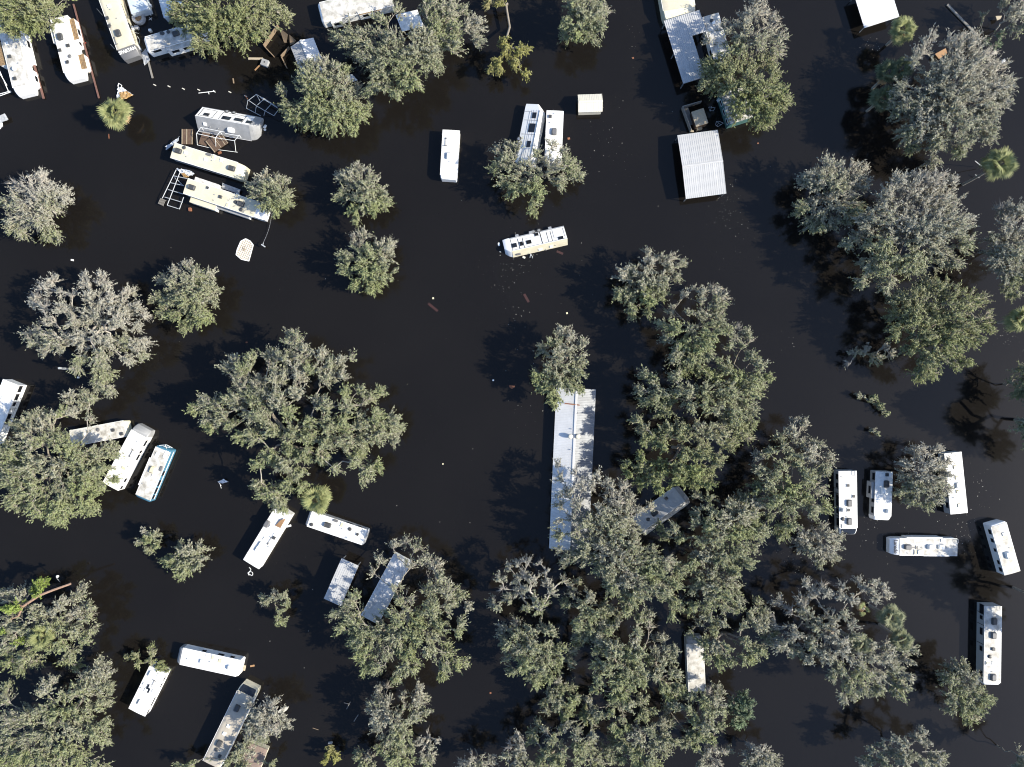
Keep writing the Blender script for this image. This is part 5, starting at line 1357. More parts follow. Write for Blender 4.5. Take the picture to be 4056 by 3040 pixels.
tree('small spiky oak alone in open water, upper one of the middle pair', '10', [(880, 1490, 90), (950, 1580, 130), (800, 1560, 100), (930, 1700, 150), (1050, 1690, 110), (760, 1680, 80), (1080, 1740, 80), (860, 1800, 70), (870, 1880, 40), (1000, 1800, 70), (730, 1530, 45)], 4.2, 1.0, 0.5, 'foliage_olive', grad=0.45)
tree('small round oak alone in open water, lower one of the middle pair', '11', [(960, 580, 170), (880, 430, 90), (1090, 540, 120), (800, 560, 90), (790, 660, 80), (950, 720, 130), (1080, 680, 120), (1000, 800, 80), (930, 380, 50), (1140, 460, 50), (870, 780, 60)], 4.5, 1.0, 0.5, 'foliage_olive', grad=0.45)
tree('storm snapped leaning tree with yellowish drooping crown at the top centre', '20', [(-70, 340, 60), (-40, 430, 80), (60, 430, 70), (-120, 540, 80), (20, 540, 80), (-180, 580, 40), (110, 410, 40), (110, 625, 28), (-200, 20, 60), (-90, 10, 60)], 3.2, 1.0, 0.2, 'foliage_yellow', grad=0.3, base=(-40, 60), limb=1.5)
tree('round leafy oak at the top edge right of the snapped tree', '20', [(640, 50, 180), (720, 180, 120), (580, 180, 130), (690, 280, 90), (480, 200, 70), (470, 290, 60), (580, 310, 60), (780, 100, 80), (530, 60, 90)], 5.5, 1.05, 0.3, 'foliage_olive', grad=0.35)
tree('spreading oak over the tails of two white trailers', '20', [(120, 1500, 150), (-40, 1400, 120), (-130, 1450, 80), (300, 1450, 150, .8), (480, 1420, 110), (430, 1320, 50), (340, 1240, 70, .6), (560, 1490, 80), (-120, 1300, 70), (-20, 1260, 50, .6), (60, 1290, 60, .5), (200, 1620, 110), (40, 1620, 100), (400, 1560, 90), (180, 1740, 60), (190, 1810, 35), (-60, 1560, 70), (200, 1340, 60, .5)], 5.0, 0.95, 0.35, 'foliage_olive', grad=0.4)
tree('tall bare topped oak over the white trailer beside the U carport', '20', [(1960, 300, 130, .7), (1880, 220, 80, .6), (2040, 180, 110, .7), (2120, 100, 130), (2250, 170, 60), (2100, 20, 80), (2240, 320, 130), (2280, 420, 100), (2130, 330, 110), (1700, 350, 50), (1880, 450, 90, .6), (1990, 430, 90)], 7.0, 0.6, 0.75, 'foliage_grey', grad=0.55, twig=1.1)
tree('dense green oak leaning over the teal walled building', '20', [(1760, 600, 110), (1700, 550, 50), (1900, 610, 130), (2050, 560, 130), (2180, 560, 120), (1740, 720, 100), (1680, 720, 60), (1870, 740, 90), (2080, 720, 160), (2200, 800, 170), (2000, 860, 130, .8), (2150, 950, 150), (2290, 870, 110), (1960, 980, 70, .8), (2230, 1020, 80), (2140, 1070, 50), (2350, 880, 50), (2260, 640, 60)], 6.5, 1.1, 0.15, 'foliage_green', grad=0.3, dens=1.1)
tree('giant grey green oak at the upper right with a bare upper left side', '30', [(1700, 480, 200), (1880, 620, 190), (1650, 700, 230), (1900, 830, 210), (1480, 850, 200), (1250, 900, 170), (1650, 980, 210), (1850, 1020, 170), (1380, 1060, 170), (2030, 780, 110), (2060, 700, 60), (1480, 640, 150), (1320, 470, 100, .6), (1390, 350, 90, .6), (1270, 560, 60, .5), (1180, 760, 90), (1130, 950, 80), (1600, 360, 90), (1750, 360, 80), (1450, 1220, 110), (1440, 1370, 80), (1700, 1200, 120), (1660, 1300, 50), (1230, 1130, 100), (1930, 1150, 80), (1250, 1250, 60), (1910, 480, 80)], 8.5, 0.9, 0.5, 'foliage_grey', grad=0.5, dens=1.1)
tree('bare grey tree in the top right corner', '30', [(2150, 110, 110), (2040, 40, 60, .6), (2210, 220, 70), (2230, 30, 100), (2110, 230, 50, .5)], 5.5, 0.6, 0.3, 'foliage_grey', grad=0.2, bark='bark_pale')
tree('low dark twiggy bush below the slanting dark beam', '30', [(1900, 350, 70, .6), (1990, 300, 50, .5), (1980, 380, 40, .5), (1860, 150, 40, .4)], 2.5, 0.6, 0.2, 'foliage_deep', cat='bush', name='bush')
tree('grey green bushy oak left of the big right hand cluster', '31', [(560, -130, 190), (420, -90, 120), (720, -170, 130), (780, -60, 110), (330, -90, 70), (620, 50, 170), (470, 120, 150), (750, 130, 110), (400, 250, 90), (560, 250, 90), (460, 300, 55), (680, 220, 70), (310, 130, 70), (280, 170, 40), (840, -200, 40)], 5.5, 0.9, 0.4, 'foliage_grey', grad=0.5)
tree('huge dense grey oak in the middle of the right hand cluster', '31', [(1300, 60, 260), (1050, 30, 110), (1500, 60, 180), (1130, -90, 80), (1250, -130, 70), (1420, -100, 110), (1570, -80, 60), (1000, 200, 150), (880, 280, 120), (780, 380, 90), (700, 440, 60), (1150, 330, 180), (1400, 330, 220), (1600, 280, 150), (1700, 230, 80), (1700, 450, 100), (960, 450, 120), (1050, 600, 150), (900, 640, 110), (820, 760, 60), (1050, 760, 90), (1250, 570, 170), (1480, 550, 140), (1620, 610, 70), (1030, 830, 30)], 8.5, 0.95, 0.5, 'foliage_grey', grad=0.5, dens=1.1)
tree('broad green topped oak at the lower end of the right hand cluster', '31', [(1500, 870, 150), (1300, 950, 140), (1150, 930, 90), (1700, 950, 140), (1830, 950, 70), (1450, 1080, 190), (1650, 1120, 180), (1850, 1100, 90), (1250, 1100, 110), (1100, 1080, 80), (1130, 1210, 90), (1750, 1250, 110), (1550, 1300, 160), (1350, 1250, 120), (1250, 1350, 80), (1420, 1430, 130), (1620, 1450, 110), (1700, 1470, 50), (1350, 1530, 90), (1300, 1590, 50), (1430, 1570, 50), (1880, 1180, 60), (1380, 800, 80)], 7.5, 1.0, 0.3, 'foliage_green', grad=0.4, dens=1.05)
tree('fallen bare limb with sparse leaves below the right hand cluster', '31', [(790, 1400, 70, .8), (860, 1370, 50), (930, 1440, 80, .8), (1000, 1350, 40), (1060, 1400, 60), (700, 1480, 45), (740, 1390, 30, .6)], 2.0, 0.5, 0.1, 'foliage_grey', name='fallen_limb', cat='fallen limb', limb=1.2, bark='bark_pale', flat=0.4)
tree('tall grey oak cut by the right edge', '31', [(2080, 180, 110), (2010, 150, 60, .6), (2200, 170, 120), (2100, 330, 140), (1950, 390, 70), (2250, 350, 140), (2020, 530, 110), (2150, 520, 140), (2280, 560, 150), (2080, 680, 120), (2200, 740, 110), (2060, 820, 60), (2130, 860, 50), (1970, 600, 60)], 7.0, 0.9, 0.55, 'foliage_grey', grad=0.5)
tree('small leafy oak at the right edge below the palms', '31', [(2190, 1530, 60), (2250, 1580, 90), (2230, 1690, 110), (2180, 1740, 50), (2290, 1800, 80)], 6.0, 1.0, 0.2, 'foliage_green')
tree('tall oak mostly beyond the right edge casting its dark reflection', '32', [(2420, 120, 160), (2460, 330, 200), (2560, 560, 160), (2330, 220, 60), (2480, 640, 110), (2230, 370, 55), (2400, 480, 140), (2350, 320, 90), (2480, 180, 150)], 8.5, 1.3, 0.1, 'foliage_olive', dens=1.6)
tree('tall dark oak beyond the lower right edge', '33', [(2480, 60, 190), (2440, 250, 170), (2530, 420, 170), (2420, 520, 90), (2380, 340, 100), (2390, 160, 100)], 8.5, 1.3, 0.1, 'foliage_olive', dens=1.6)
tree('pinkish grey sparse tree at the left edge of open water', '01', [(300, -20, 170), (160, 90, 120), (400, 60, 150), (510, 10, 80), (60, 80, 70), (230, 190, 140), (110, 260, 80), (350, 200, 120), (180, 340, 70), (400, 350, 80), (480, 360, 45), (90, 310, 35), (480, 150, 60), (130, -40, 80), (560, 60, 50), (340, -100, 90)], 4.5, 0.75, 0.75, 'foliage_grey', grad=0.75, bark='bark_pale', twig=1.15)
tree('sprawling bare limbed oak with a leaning pole under it', '01', [(400, 840, 90), (450, 770, 45), (320, 920, 80), (290, 960, 50), (380, 1000, 60), (540, 870, 60, .7), (620, 900, 60, .7), (740, 800, 70), (870, 790, 70), (740, 740, 35), (860, 740, 35), (920, 830, 45), (790, 930, 100), (930, 950, 110), (1070, 880, 80), (1130, 870, 50), (1060, 1010, 100), (1170, 1000, 60), (1220, 1060, 60), (560, 1030, 80), (650, 1120, 100), (450, 1130, 80), (800, 1080, 130), (1000, 1120, 110), (1170, 1160, 60), (250, 1240, 70), (330, 1300, 70), (430, 1270, 100), (400, 1360, 50), (560, 1270, 110), (540, 1350, 50), (720, 1270, 110), (880, 1270, 120), (1040, 1300, 100), (1170, 1310, 90), (1240, 1290, 45), (1210, 1400, 60), (1080, 1440, 70), (850, 1420, 130), (700, 1440, 70), (660, 1520, 50), (880, 1550, 100), (860, 1650, 90), (930, 1690, 60), (340, 1190, 40)], 6.5, 0.75, 0.65, 'foliage_grey', grad=0.6, bark='bark_pale', dens=1.05)
tree('round fan shaped oak at left with green lower rim', '01', [(1620, 850, 190), (1680, 950, 170), (1520, 900, 120), (1700, 740, 110), (1640, 660, 70), (1520, 700, 80), (1420, 770, 70), (1800, 830, 80), (1820, 930, 60), (1420, 930, 80), (1360, 920, 50), (1420, 1030, 70), (1520, 1050, 90), (1620, 1110, 70), (1740, 1070, 90), (1800, 730, 60), (1600, 1160, 35)], 4.8, 1.0, 0.55, 'foliage_olive', grad=0.55)
tree('small round oak touching the bulging nosed cream trailer', '00', [(2330, 1620, 110), (2260, 1580, 80), (2400, 1580, 90), (2450, 1680, 80), (2360, 1720, 110), (2230, 1680, 80), (2300, 1520, 50), (2440, 1760, 60), (2380, 1810, 45), (2290, 1770, 60), (2180, 1620, 40)], 4.2, 0.95, 0.5, 'foliage_olive', grad=0.5)
tree('giant sprawling oak with open gaps left of the centre', 'z', [(630, 740, 26), (625, 725, 14), (650, 770, 28), (610, 775, 22), (585, 775, 26), (530, 800, 24), (545, 775, 16), (505, 780, 16), (490, 795, 18), (520, 825, 28), (560, 830, 24), (600, 815, 28), (640, 810, 30), (690, 770, 20), (710, 790, 20), (735, 785, 16), (755, 775, 8), (700, 815, 26), (735, 815, 18), (665, 800, 18), (500, 860, 20), (450, 870, 24), (425, 885, 16), (475, 880, 26), (520, 870, 30), (560, 870, 30), (600, 865, 30), (640, 855, 22), (480, 905, 20), (505, 920, 14), (450, 905, 18), (460, 925, 14), (570, 905, 24), (545, 900, 18), (620, 895, 20), (680, 870, 20, .7), (700, 880, 20), (740, 850, 16), (745, 880, 22), (775, 845, 16), (800, 860, 16), (815, 850, 12), (785, 870, 14, .7), (590, 930, 22), (550, 940, 22), (520, 945, 14), (630, 930, 24), (665, 915, 20), (660, 945, 24), (700, 920, 26), (740, 920, 26), (780, 915, 26), (810, 905, 26), (840, 910, 24), (855, 925, 16), (845, 945, 18), (815, 945, 26), (780, 950, 26), (740, 955, 26), (700, 955, 24), (620, 965, 26), (585, 985, 26), (560, 1000, 16), (650, 980, 26), (690, 985, 20), (615, 1005, 24), (560, 1045, 18), (580, 1060, 24), (600, 1080, 20), (610, 1095, 12), (640, 1020, 22), (620, 1045, 20), (650, 1050, 16), (720, 1010, 14, .6), (760, 1000, 16), (790, 1015, 24), (810, 1005, 16), (780, 1035, 14), (770, 980, 20), (570, 850, 14), (540, 850, 14)], 7.5, 0.95, 0.3, 'foliage_olive', grad=0.3, dens=1.25, limb=0.9, base=(640, 925))
tree('large oak over the low trailer end at left with bright lower rim', '02', [(590, 110, 45), (600, 180, 40, .7), (740, 110, 60), (780, 170, 60), (700, 200, 60), (540, 260, 60, .7), (610, 270, 60), (300, 290, 60), (370, 280, 40), (460, 300, 60, .7), (250, 370, 100), (160, 380, 70), (380, 380, 100), (250, 500, 130), (430, 500, 130), (560, 560, 120), (760, 310, 40, .6), (680, 610, 130), (830, 620, 100), (930, 560, 70), (950, 620, 50), (60, 560, 80), (120, 660, 140), (320, 700, 130), (500, 730, 130), (700, 770, 130), (850, 740, 80), (960, 820, 45, .7), (140, 830, 150), (60, 800, 110), (330, 900, 140), (530, 900, 120), (720, 930, 130), (820, 880, 80), (170, 990, 120), (100, 1020, 60), (340, 1070, 120), (520, 1080, 120), (730, 1060, 100), (790, 1060, 60), (450, 1160, 70), (530, 1180, 45), (640, 660, 90)], 7.0, 1.05, 0.35, 'foliage_olive', grad=0.4, dens=1.0)
tree('tiny round oak, smaller of the two below the blue sided trailer', '02', [(1280, 1350, 80), (1320, 1310, 60), (1220, 1350, 50), (1285, 1430, 40), (1260, 1280, 30), (1350, 1390, 40)], 2.6, 1.0, 0.4, 'foliage_olive')
tree('small rounded oak, larger of the two below the blue sided trailer', '02', [(1620, 1480, 110), (1700, 1450, 80), (1530, 1530, 90), (1450, 1530, 50), (1600, 1590, 80), (1700, 1540, 80), (1560, 1640, 45), (1560, 1420, 50)], 3.2, 1.0, 0.3, 'foliage_olive')
tree('oak with a broken brown trunk and vines at the left edge', '03', [(160, 200, 110, .7), (60, 180, 100), (650, 200, 80), (690, 130, 45), (540, 220, 70, .6), (740, 280, 60), (740, 360, 60), (640, 330, 90), (470, 280, 90, .7), (330, 330, 110), (480, 420, 110), (630, 480, 90), (770, 480, 60), (700, 560, 60), (100, 400, 120), (220, 470, 110), (350, 560, 110), (100, 560, 100), (520, 580, 90, .7), (600, 670, 60), (640, 770, 35), (560, 720, 50), (210, 700, 90), (290, 740, 60), (90, 740, 70), (180, 790, 60), (60, 650, 60)], 6.0, 0.9, 0.3, 'foliage_olive', grad=0.35, dens=0.95)
tree('bright green vine clump over the broken trunk at the left edge', '03', [(330, 80, 55), (380, 70, 40), (270, 150, 45), (100, 290, 60), (40, 300, 60), (20, 480, 50), (160, 560, 55), (60, 530, 50), (340, 160, 35), (140, 290, 40)], 6.6, 1.2, 0.0, 'foliage_bright', name='vine', cat='vine', grad=0.0, base=(200, 300))
tree('broad dense oak filling the bottom left corner', '03', [(850, 790, 70), (800, 850, 70), (890, 860, 60), (720, 900, 70), (830, 960, 130), (930, 980, 50), (690, 1010, 110), (560, 1040, 90, .7), (420, 960, 80), (370, 1020, 60), (860, 1120, 90), (700, 1180, 120), (540, 1180, 110), (400, 1170, 110), (250, 1230, 120), (100, 1280, 130), (860, 1290, 70, .6), (790, 1380, 110), (880, 1420, 60), (620, 1330, 130), (440, 1340, 140), (260, 1400, 120), (90, 1450, 130), (40, 1600, 120), (220, 1560, 130), (380, 1550, 110), (540, 1500, 100), (660, 1550, 80), (450, 1640, 100), (640, 1640, 80), (800, 1610, 50, .6), (40, 1080, 90, .7), (70, 970, 50, .6), (900, 1650, 40)], 7.0, 1.0, 0.35, 'foliage_olive', grad=0.35, dens=1.05)
tree('fallen green branch floating at the head of the cluttered roof trailer', '03', [(1170, 700, 60), (1210, 760, 40), (1310, 680, 50), (1300, 740, 40), (1370, 780, 70), (1430, 800, 40), (1300, 630, 30), (1120, 710, 30)], 1.6, 0.6, 0.0, 'foliage_green', name='fallen_limb', cat='fallen limb', flat=0.4)
tree('bare pale grey tree leaning on the bottom motorhome', '13', [(100, 1180, 110), (20, 1200, 90), (190, 1240, 90), (50, 1300, 110), (-30, 1300, 70), (-50, 1390, 60), (150, 1320, 90), (50, 1400, 70), (250, 1280, 50), (-30, 1140, 50, .6)], 5.0, 0.45, 0.4, 'foliage_grey', grad=0.6, bark='bark_pale', twig=1.5)
tree('green scrub at the bottom edge around the motorhome tail', '03', [(2100, 1490, 60), (2050, 1560, 60), (1980, 1620, 60), (2160, 1540, 50), (1560, 1640, 40), (1650, 1650, 50), (2330, 1640, 50), (2080, 1660, 80)], 3.0, 1.0, 0.1, 'foliage_olive', name='bush', cat='bush')
tree('tiny two lobed tree above the cluster of fallen sticks', '13', [(150, 190, 80), (220, 190, 60), (90, 230, 50), (260, 240, 40), (200, 300, 30), (200, 380, 50), (240, 390, 30), (60, 200, 35)], 3.0, 0.9, 0.5, 'foliage_olive', grad=0.4)
tree('big oak with bare branches over the aluminium roofed trailer', '13', [(1180, -240, 60, .5), (1290, -270, 70, .5), (1400, -220, 80, .6), (1450, -110, 80, .6), (1070, -120, 50, .4), (1010, -20, 50, .5), (1330, -80, 80, .6), (1540, -60, 80), (1580, 30, 60), (880, 190, 60, .6), (830, 240, 80), (770, 330, 80), (700, 330, 40), (860, 420, 120), (760, 480, 70), (1500, 140, 110, .8), (1640, 160, 90), (1740, 190, 70), (1810, 270, 50), (1650, 270, 80), (1500, 280, 110), (1300, 260, 110), (1200, 370, 120), (1380, 380, 120), (1080, 480, 120), (950, 560, 120), (850, 600, 60), (1200, 520, 110), (1350, 520, 110), (1560, 420, 100), (1500, 540, 90), (1120, 640, 120), (940, 700, 100), (1300, 660, 110), (1060, 790, 100), (950, 790, 60), (1280, 790, 90), (1210, 870, 40), (1370, 790, 50), (1500, 660, 90, .7), (1640, 640, 90, .8), (1760, 420, 60, .7), (1720, 480, 50, .6), (1620, 760, 90), (1720, 750, 80), (1590, 860, 60), (1790, 750, 40), (1220, 120, 50, .3), (1240, 230, 55, .4)], 7.0, 0.9, 0.5, 'foliage_olive', grad=0.5, dens=0.95, base=(1330, 330))
tree('twin topped oak at the bottom left of centre', '13', [(1070, 1000, 50), (1130, 970, 40), (1060, 1100, 80), (1000, 1140, 50), (1130, 1130, 70), (1270, 1040, 60, .7), (1400, 1000, 60), (1450, 1050, 40), (1380, 1090, 80), (1300, 1150, 60, .7), (1440, 1180, 40), (1100, 1230, 100), (1220, 1270, 120), (1350, 1240, 80), (1060, 1310, 80), (1250, 1380, 120), (1130, 1420, 90), (1080, 1480, 60), (1260, 1500, 120), (1170, 1560, 90), (1300, 1600, 80), (1200, 1640, 60)], 6.0, 0.95, 0.6, 'foliage_olive', grad=0.55)
tree('broken dead topped tree leaning right of the twin topped oak', '13', [(1480, 1390, 60, .6), (1500, 1480, 70, .6), (1420, 1450, 60), (1440, 1570, 70), (1520, 1570, 60), (1460, 1620, 50), (1560, 1430, 30, .4)], 4.0, 0.55, 0.5, 'foliage_grey', grad=0.5, bark='bark_pale', limb=1.5)
tree('small scrubby oak at the bottom edge left of the twin topped oak', '13', [(880, 1570, 60), (970, 1580, 60), (920, 1640, 60), (1000, 1640, 50)], 3.5, 0.9, 0.3, 'foliage_olive')
tree('small yellow leaved bush alone near the bottom', '13', [(620, 1560, 45), (680, 1550, 40), (640, 1500, 40), (600, 1600, 30), (690, 1590, 25)], 2.0, 1.2, 0.1, 'foliage_yellow', name='bush', cat='bush', grad=0.2)
tree('grey oak rising from the bottom edge in dark water', '13', [(1850, 1600, 70), (1780, 1640, 60), (1950, 1630, 60), (2020, 1610, 50), (1890, 1690, 90)], 4.5, 0.8, 0.5, 'foliage_grey', grad=0.4)
tree('bare topped oak in the middle right, upper of the open water row', '21', [(1150, 780, 170), (1050, 700, 80), (970, 720, 80), (1180, 620, 80), (1170, 540, 50), (1290, 580, 60, .6), (1380, 570, 60, .6), (1420, 640, 60, .6), (1470, 630, 50, .6), (1340, 660, 80), (1400, 740, 50), (1290, 780, 90), (940, 870, 70), (1030, 880, 100), (1180, 920, 120), (1300, 880, 70), (1060, 1000, 70), (1180, 1020, 60), (1040, 1050, 40)], 5.0, 0.95, 0.55, 'foliage_olive', grad=0.5)
tree('narrow double oak at the top end of the long mobile home', '21', [(440, 1220, 70), (500, 1260, 80), (380, 1310, 90), (280, 1360, 70), (500, 1350, 110), (590, 1330, 60), (400, 1420, 100), (580, 1440, 70), (470, 1510, 90, .8), (560, 1550, 80), (330, 1570, 90), (230, 1590, 70), (430, 1610, 110), (330, 1680, 90), (500, 1660, 90), (370, 1760, 70), (370, 1820, 40), (580, 1680, 40), (250, 1670, 50)], 5.5, 1.0, 0.5, 'foliage_olive', grad=0.5, base=(440, 1430))
tree('tall oak with a bare top at the head of the central oak row', '21', [(1750, 850, 80), (1810, 910, 70), (1640, 880, 50, .6), (1560, 850, 35, .5), (1490, 910, 40, .6), (1640, 950, 60, .6), (1770, 980, 100), (1380, 1020, 70), (1520, 1050, 50, .6), (1650, 1080, 90, .8), (1780, 1100, 100), (1310, 1150, 60), (1420, 1180, 100), (1560, 1190, 90), (1700, 1210, 120), (1350, 1260, 60), (1500, 1310, 110), (1640, 1320, 110), (1430, 1410, 90), (1570, 1430, 110), (1680, 1400, 60), (1500, 1530, 80), (1640, 1540, 90), (1840, 1190, 50)], 7.0, 0.9, 0.5, 'foliage_olive', grad=0.5)
tree('hooked oak limb curving round a dark gap in the central oak row', '21', [(1950, 1180, 60), (2030, 1230, 60), (2050, 1300, 40), (1930, 1270, 50), (1990, 1340, 50), (1890, 1340, 45), (2060, 1430, 80), (2130, 1500, 80), (1790, 1470, 50, .6), (1870, 1520, 90), (1960, 1600, 100), (2100, 1620, 110), (2200, 1600, 60), (1780, 1600, 80)], 6.5, 0.9, 0.4, 'foliage_olive', grad=0.4)
tree('shaggy oak west of the centre of the central oak row', '22', [(1160, -60, 70), (1240, -40, 50), (1420, -40, 80), (1130, 50, 60), (1260, 80, 120), (1180, 150, 90), (1380, 130, 110), (1330, 240, 90), (1520, 60, 110), (1680, 80, 130), (1560, 190, 70, .6), (1850, 80, 130), (2000, 80, 130), (2120, 40, 100), (2040, 210, 100), (1930, 260, 120), (2060, 330, 60), (1780, 230, 90, .7), (1670, 200, 60, .6)], 7.0, 1.0, 0.3, 'foliage_olive', grad=0.35, dens=1.05)
tree('broad oak at the lower end of the central oak row', '22', [(1100, 320, 60), (1150, 400, 70), (1230, 480, 80), (1160, 490, 50), (1350, 430, 110), (1480, 430, 120), (1320, 540, 60, .8), (1620, 420, 130), (1760, 430, 120), (1860, 520, 80), (1960, 430, 110), (2040, 470, 50), (1830, 340, 90), (1500, 590, 90, .8), (1640, 590, 110), (1760, 650, 90), (1140, 640, 60), (1020, 690, 50), (1020, 770, 50), (1160, 740, 110), (1300, 720, 110), (1430, 720, 100), (1130, 850, 70), (1260, 840, 90), (1560, 740, 110), (1680, 760, 100), (1440, 830, 80), (1600, 840, 90), (1700, 860, 50), (1280, 890, 40)], 7.5, 1.05, 0.25, 'foliage_green', grad=0.35, dens=1.05)
tree('olive oak standing left of the big motorhome', '32', [(250, 350, 50), (300, 370, 45), (200, 420, 60), (100, 470, 50, .7), (130, 560, 60, .6), (260, 520, 90), (420, 530, 70), (380, 620, 100), (520, 650, 60), (20, 600, 60), (230, 680, 110), (110, 760, 110), (480, 760, 90), (350, 800, 110), (-60, 760, 70), (-50, 640, 70), (40, 870, 110), (200, 900, 110), (440, 920, 90), (320, 960, 100), (480, 1060, 70), (80, 1010, 100), (200, 1060, 100), (380, 1080, 90), (-90, 900, 80, .7), (-70, 1020, 70), (-110, 1100, 70), (40, 1130, 60), (140, 1240, 90), (210, 1220, 70), (120, 1310, 50), (-30, 1250, 60), (-120, 1250, 70)], 7.0, 1.0, 0.45, 'foliage_olive', grad=0.45, dens=1.05)
tree('small grey bush oak below the big motorhome windscreen', '32', [(470, 1240, 50), (520, 1310, 90), (420, 1320, 90), (310, 1330, 80), (580, 1400, 70), (480, 1430, 100), (380, 1430, 70), (560, 1490, 60), (440, 1530, 60), (600, 1330, 40), (290, 1400, 50)], 4.5, 0.85, 0.35, 'foliage_grey', grad=0.5)
tree('bushy oak between the half shaded trailer and the brilliant white one', '32', [(1350, 740, 150), (1280, 620, 80), (1340, 570, 50), (1450, 590, 70), (1440, 700, 100), (1200, 700, 60), (1180, 800, 60), (1240, 880, 80), (1340, 890, 120), (1450, 850, 110), (1520, 780, 60), (1170, 930, 50), (1270, 990, 90), (1400, 990, 80), (1380, 1050, 50), (1480, 960, 60), (1540, 900, 50, .7), (1540, 680, 35, .6)], 5.0, 0.8, 0.4, 'foliage_grey', grad=0.55)
tree('bare twigged oak sprawling over the lower end of the long mobile home', '22', [(400, 720, 50, .4), (430, 830, 70, .45), (560, 780, 60, .5), (480, 960, 90, .45), (600, 900, 80, .55), (430, 1060, 70, .45), (560, 1060, 90, .55), (740, 800, 50, .6), (700, 880, 60, .6), (820, 900, 80), (950, 900, 60), (880, 1010, 110), (760, 1100, 80, .7), (1000, 1010, 80), (420, 1180, 70, .45), (560, 1190, 90, .6), (680, 1200, 100), (820, 1170, 120), (960, 1140, 120), (1080, 1090, 70), (1180, 1080, 50), (420, 1300, 70, .5), (560, 1330, 90, .6), (740, 1310, 120), (900, 1290, 120), (1040, 1260, 100), (410, 1430, 50, .6), (640, 1410, 90, .8)], 7.0, 0.6, 0.5, 'foliage_grey', grad=0.5, bark='bark', twig=1.25, dens=1.0, base=(760, 1180))
tree('dense olive oak below the lower end of the long mobile home', '22', [(520, 1500, 80), (480, 1540, 60), (640, 1500, 90), (780, 1440, 100), (760, 1560, 110), (900, 1430, 110), (920, 1560, 120), (1050, 1420, 100), (1060, 1560, 130), (1190, 1500, 100), (1180, 1620, 100), (1330, 1560, 100), (1430, 1600, 80), (1000, 1690, 120), (1130, 1760, 130), (870, 1760, 80), (1270, 1740, 120), (1390, 1720, 80), (1020, 1850, 100), (1010, 1950, 60), (1380, 1860, 80), (1300, 1820, 80), (1240, 1650, 110), (1380, 1980, 50), (1440, 1920, 40), (860, 1660, 70)], 7.5, 1.0, 0.3, 'foliage_olive', grad=0.35, dens=1.05)
tree('bright olive oak right of the rolled aluminium sided trailer', '22', [(1630, 990, 60, .5), (1700, 1000, 50, .6), (1620, 1110, 60, .5), (1600, 1210, 50, .5), (1740, 1120, 100), (1880, 1080, 80, .8), (1990, 1010, 80), (2090, 1050, 80), (2000, 1150, 110), (1860, 1200, 110), (2060, 1250, 110), (2130, 1290, 90), (1720, 1240, 80), (1930, 1310, 120), (1780, 1350, 110), (1640, 1360, 70), (2080, 1420, 60), (1960, 1440, 110), (1820, 1480, 120), (1680, 1480, 110), (2020, 1550, 80), (1560, 1560, 80), (1900, 1590, 110), (1300, 1250, 50), (1420, 1270, 60), (1480, 1340, 50), (1350, 1320, 40)], 7.0, 1.05, 0.2, 'foliage_olive', grad=0.25, dens=1.0)
tree('tall narrow olive oak beneath the bright olive one', '23', [(1620, 30, 90), (1740, 20, 110), (1860, 40, 100), (1580, 120, 60), (1700, 130, 110), (1820, 150, 110), (1920, 120, 70), (1950, 200, 50), (1600, 240, 70, .7), (1720, 260, 100), (1840, 260, 80), (1680, 340, 60), (1920, 280, 60), (1550, 290, 40)], 6.5, 0.95, 0.3, 'foliage_olive', grad=0.3)
tree('pale limbed oak beside the rounded trailer showing its radiating bare limbs', '23', [(1640, 420, 60, .5), (1560, 480, 45, .5), (1740, 460, 90, .6), (1830, 420, 50, .5), (1680, 580, 70), (1760, 600, 90), (1700, 690, 70), (1790, 740, 70), (1860, 640, 60), (1900, 730, 50), (2120, 250, 50), (2060, 330, 60, .7), (2150, 330, 60), (2000, 430, 60, .6), (2100, 430, 90), (2180, 420, 50), (2000, 560, 70, .6), (2080, 640, 90), (2140, 660, 60), (2000, 720, 50), (2050, 710, 60), (2250, 500, 60), (2180, 540, 50)], 6.0, 0.9, 0.35, 'foliage_olive', grad=0.3, limb=1.3, base=(1780, 480))
tree('dead bare branched oak left of the dense lower cluster', '23', [(60, -90, 50, .6), (-20, -60, 50, .6), (120, -120, 70, .7), (240, -110, 50, .6), (300, -20, 40, .5), (-90, 30, 60, .7), (50, 60, 60, .6), (140, 120, 60, .7), (-70, 120, 50, .6), (-20, 200, 70, .8), (-160, 230, 60), (-120, 280, 40), (200, 220, 70, .8), (270, 250, 60), (330, 150, 60, .7), (440, 40, 50, .5), (500, 100, 60, .6), (560, 60, 40, .5), (120, 280, 60, .7), (240, 310, 50, .5), (60, 150, 80), (180, 60, 80, .8), (300, 80, 70, .8), (100, 20, 70, .8)], 6.5, 0.5, 0.35, 'foliage_grey', grad=0.4, bark='bark_pale', limb=1.35, base=(200, 240), twig=0.9)
tree('dense oak on the left flank of the lower cluster', '23', [(-70, 470, 70), (30, 430, 70), (-60, 560, 60), (60, 530, 90), (250, 460, 60, .7), (320, 500, 60), (160, 480, 60, .7), (180, 610, 110), (50, 640, 90), (300, 640, 100), (400, 650, 80), (-20, 700, 70), (110, 740, 110), (260, 760, 110), (380, 760, 80), (480, 740, 60), (20, 820, 60), (200, 860, 80), (210, 920, 40), (320, 850, 60), (520, 640, 50, .6), (-30, 620, 50)], 6.5, 1.0, 0.3, 'foliage_olive', grad=0.35)
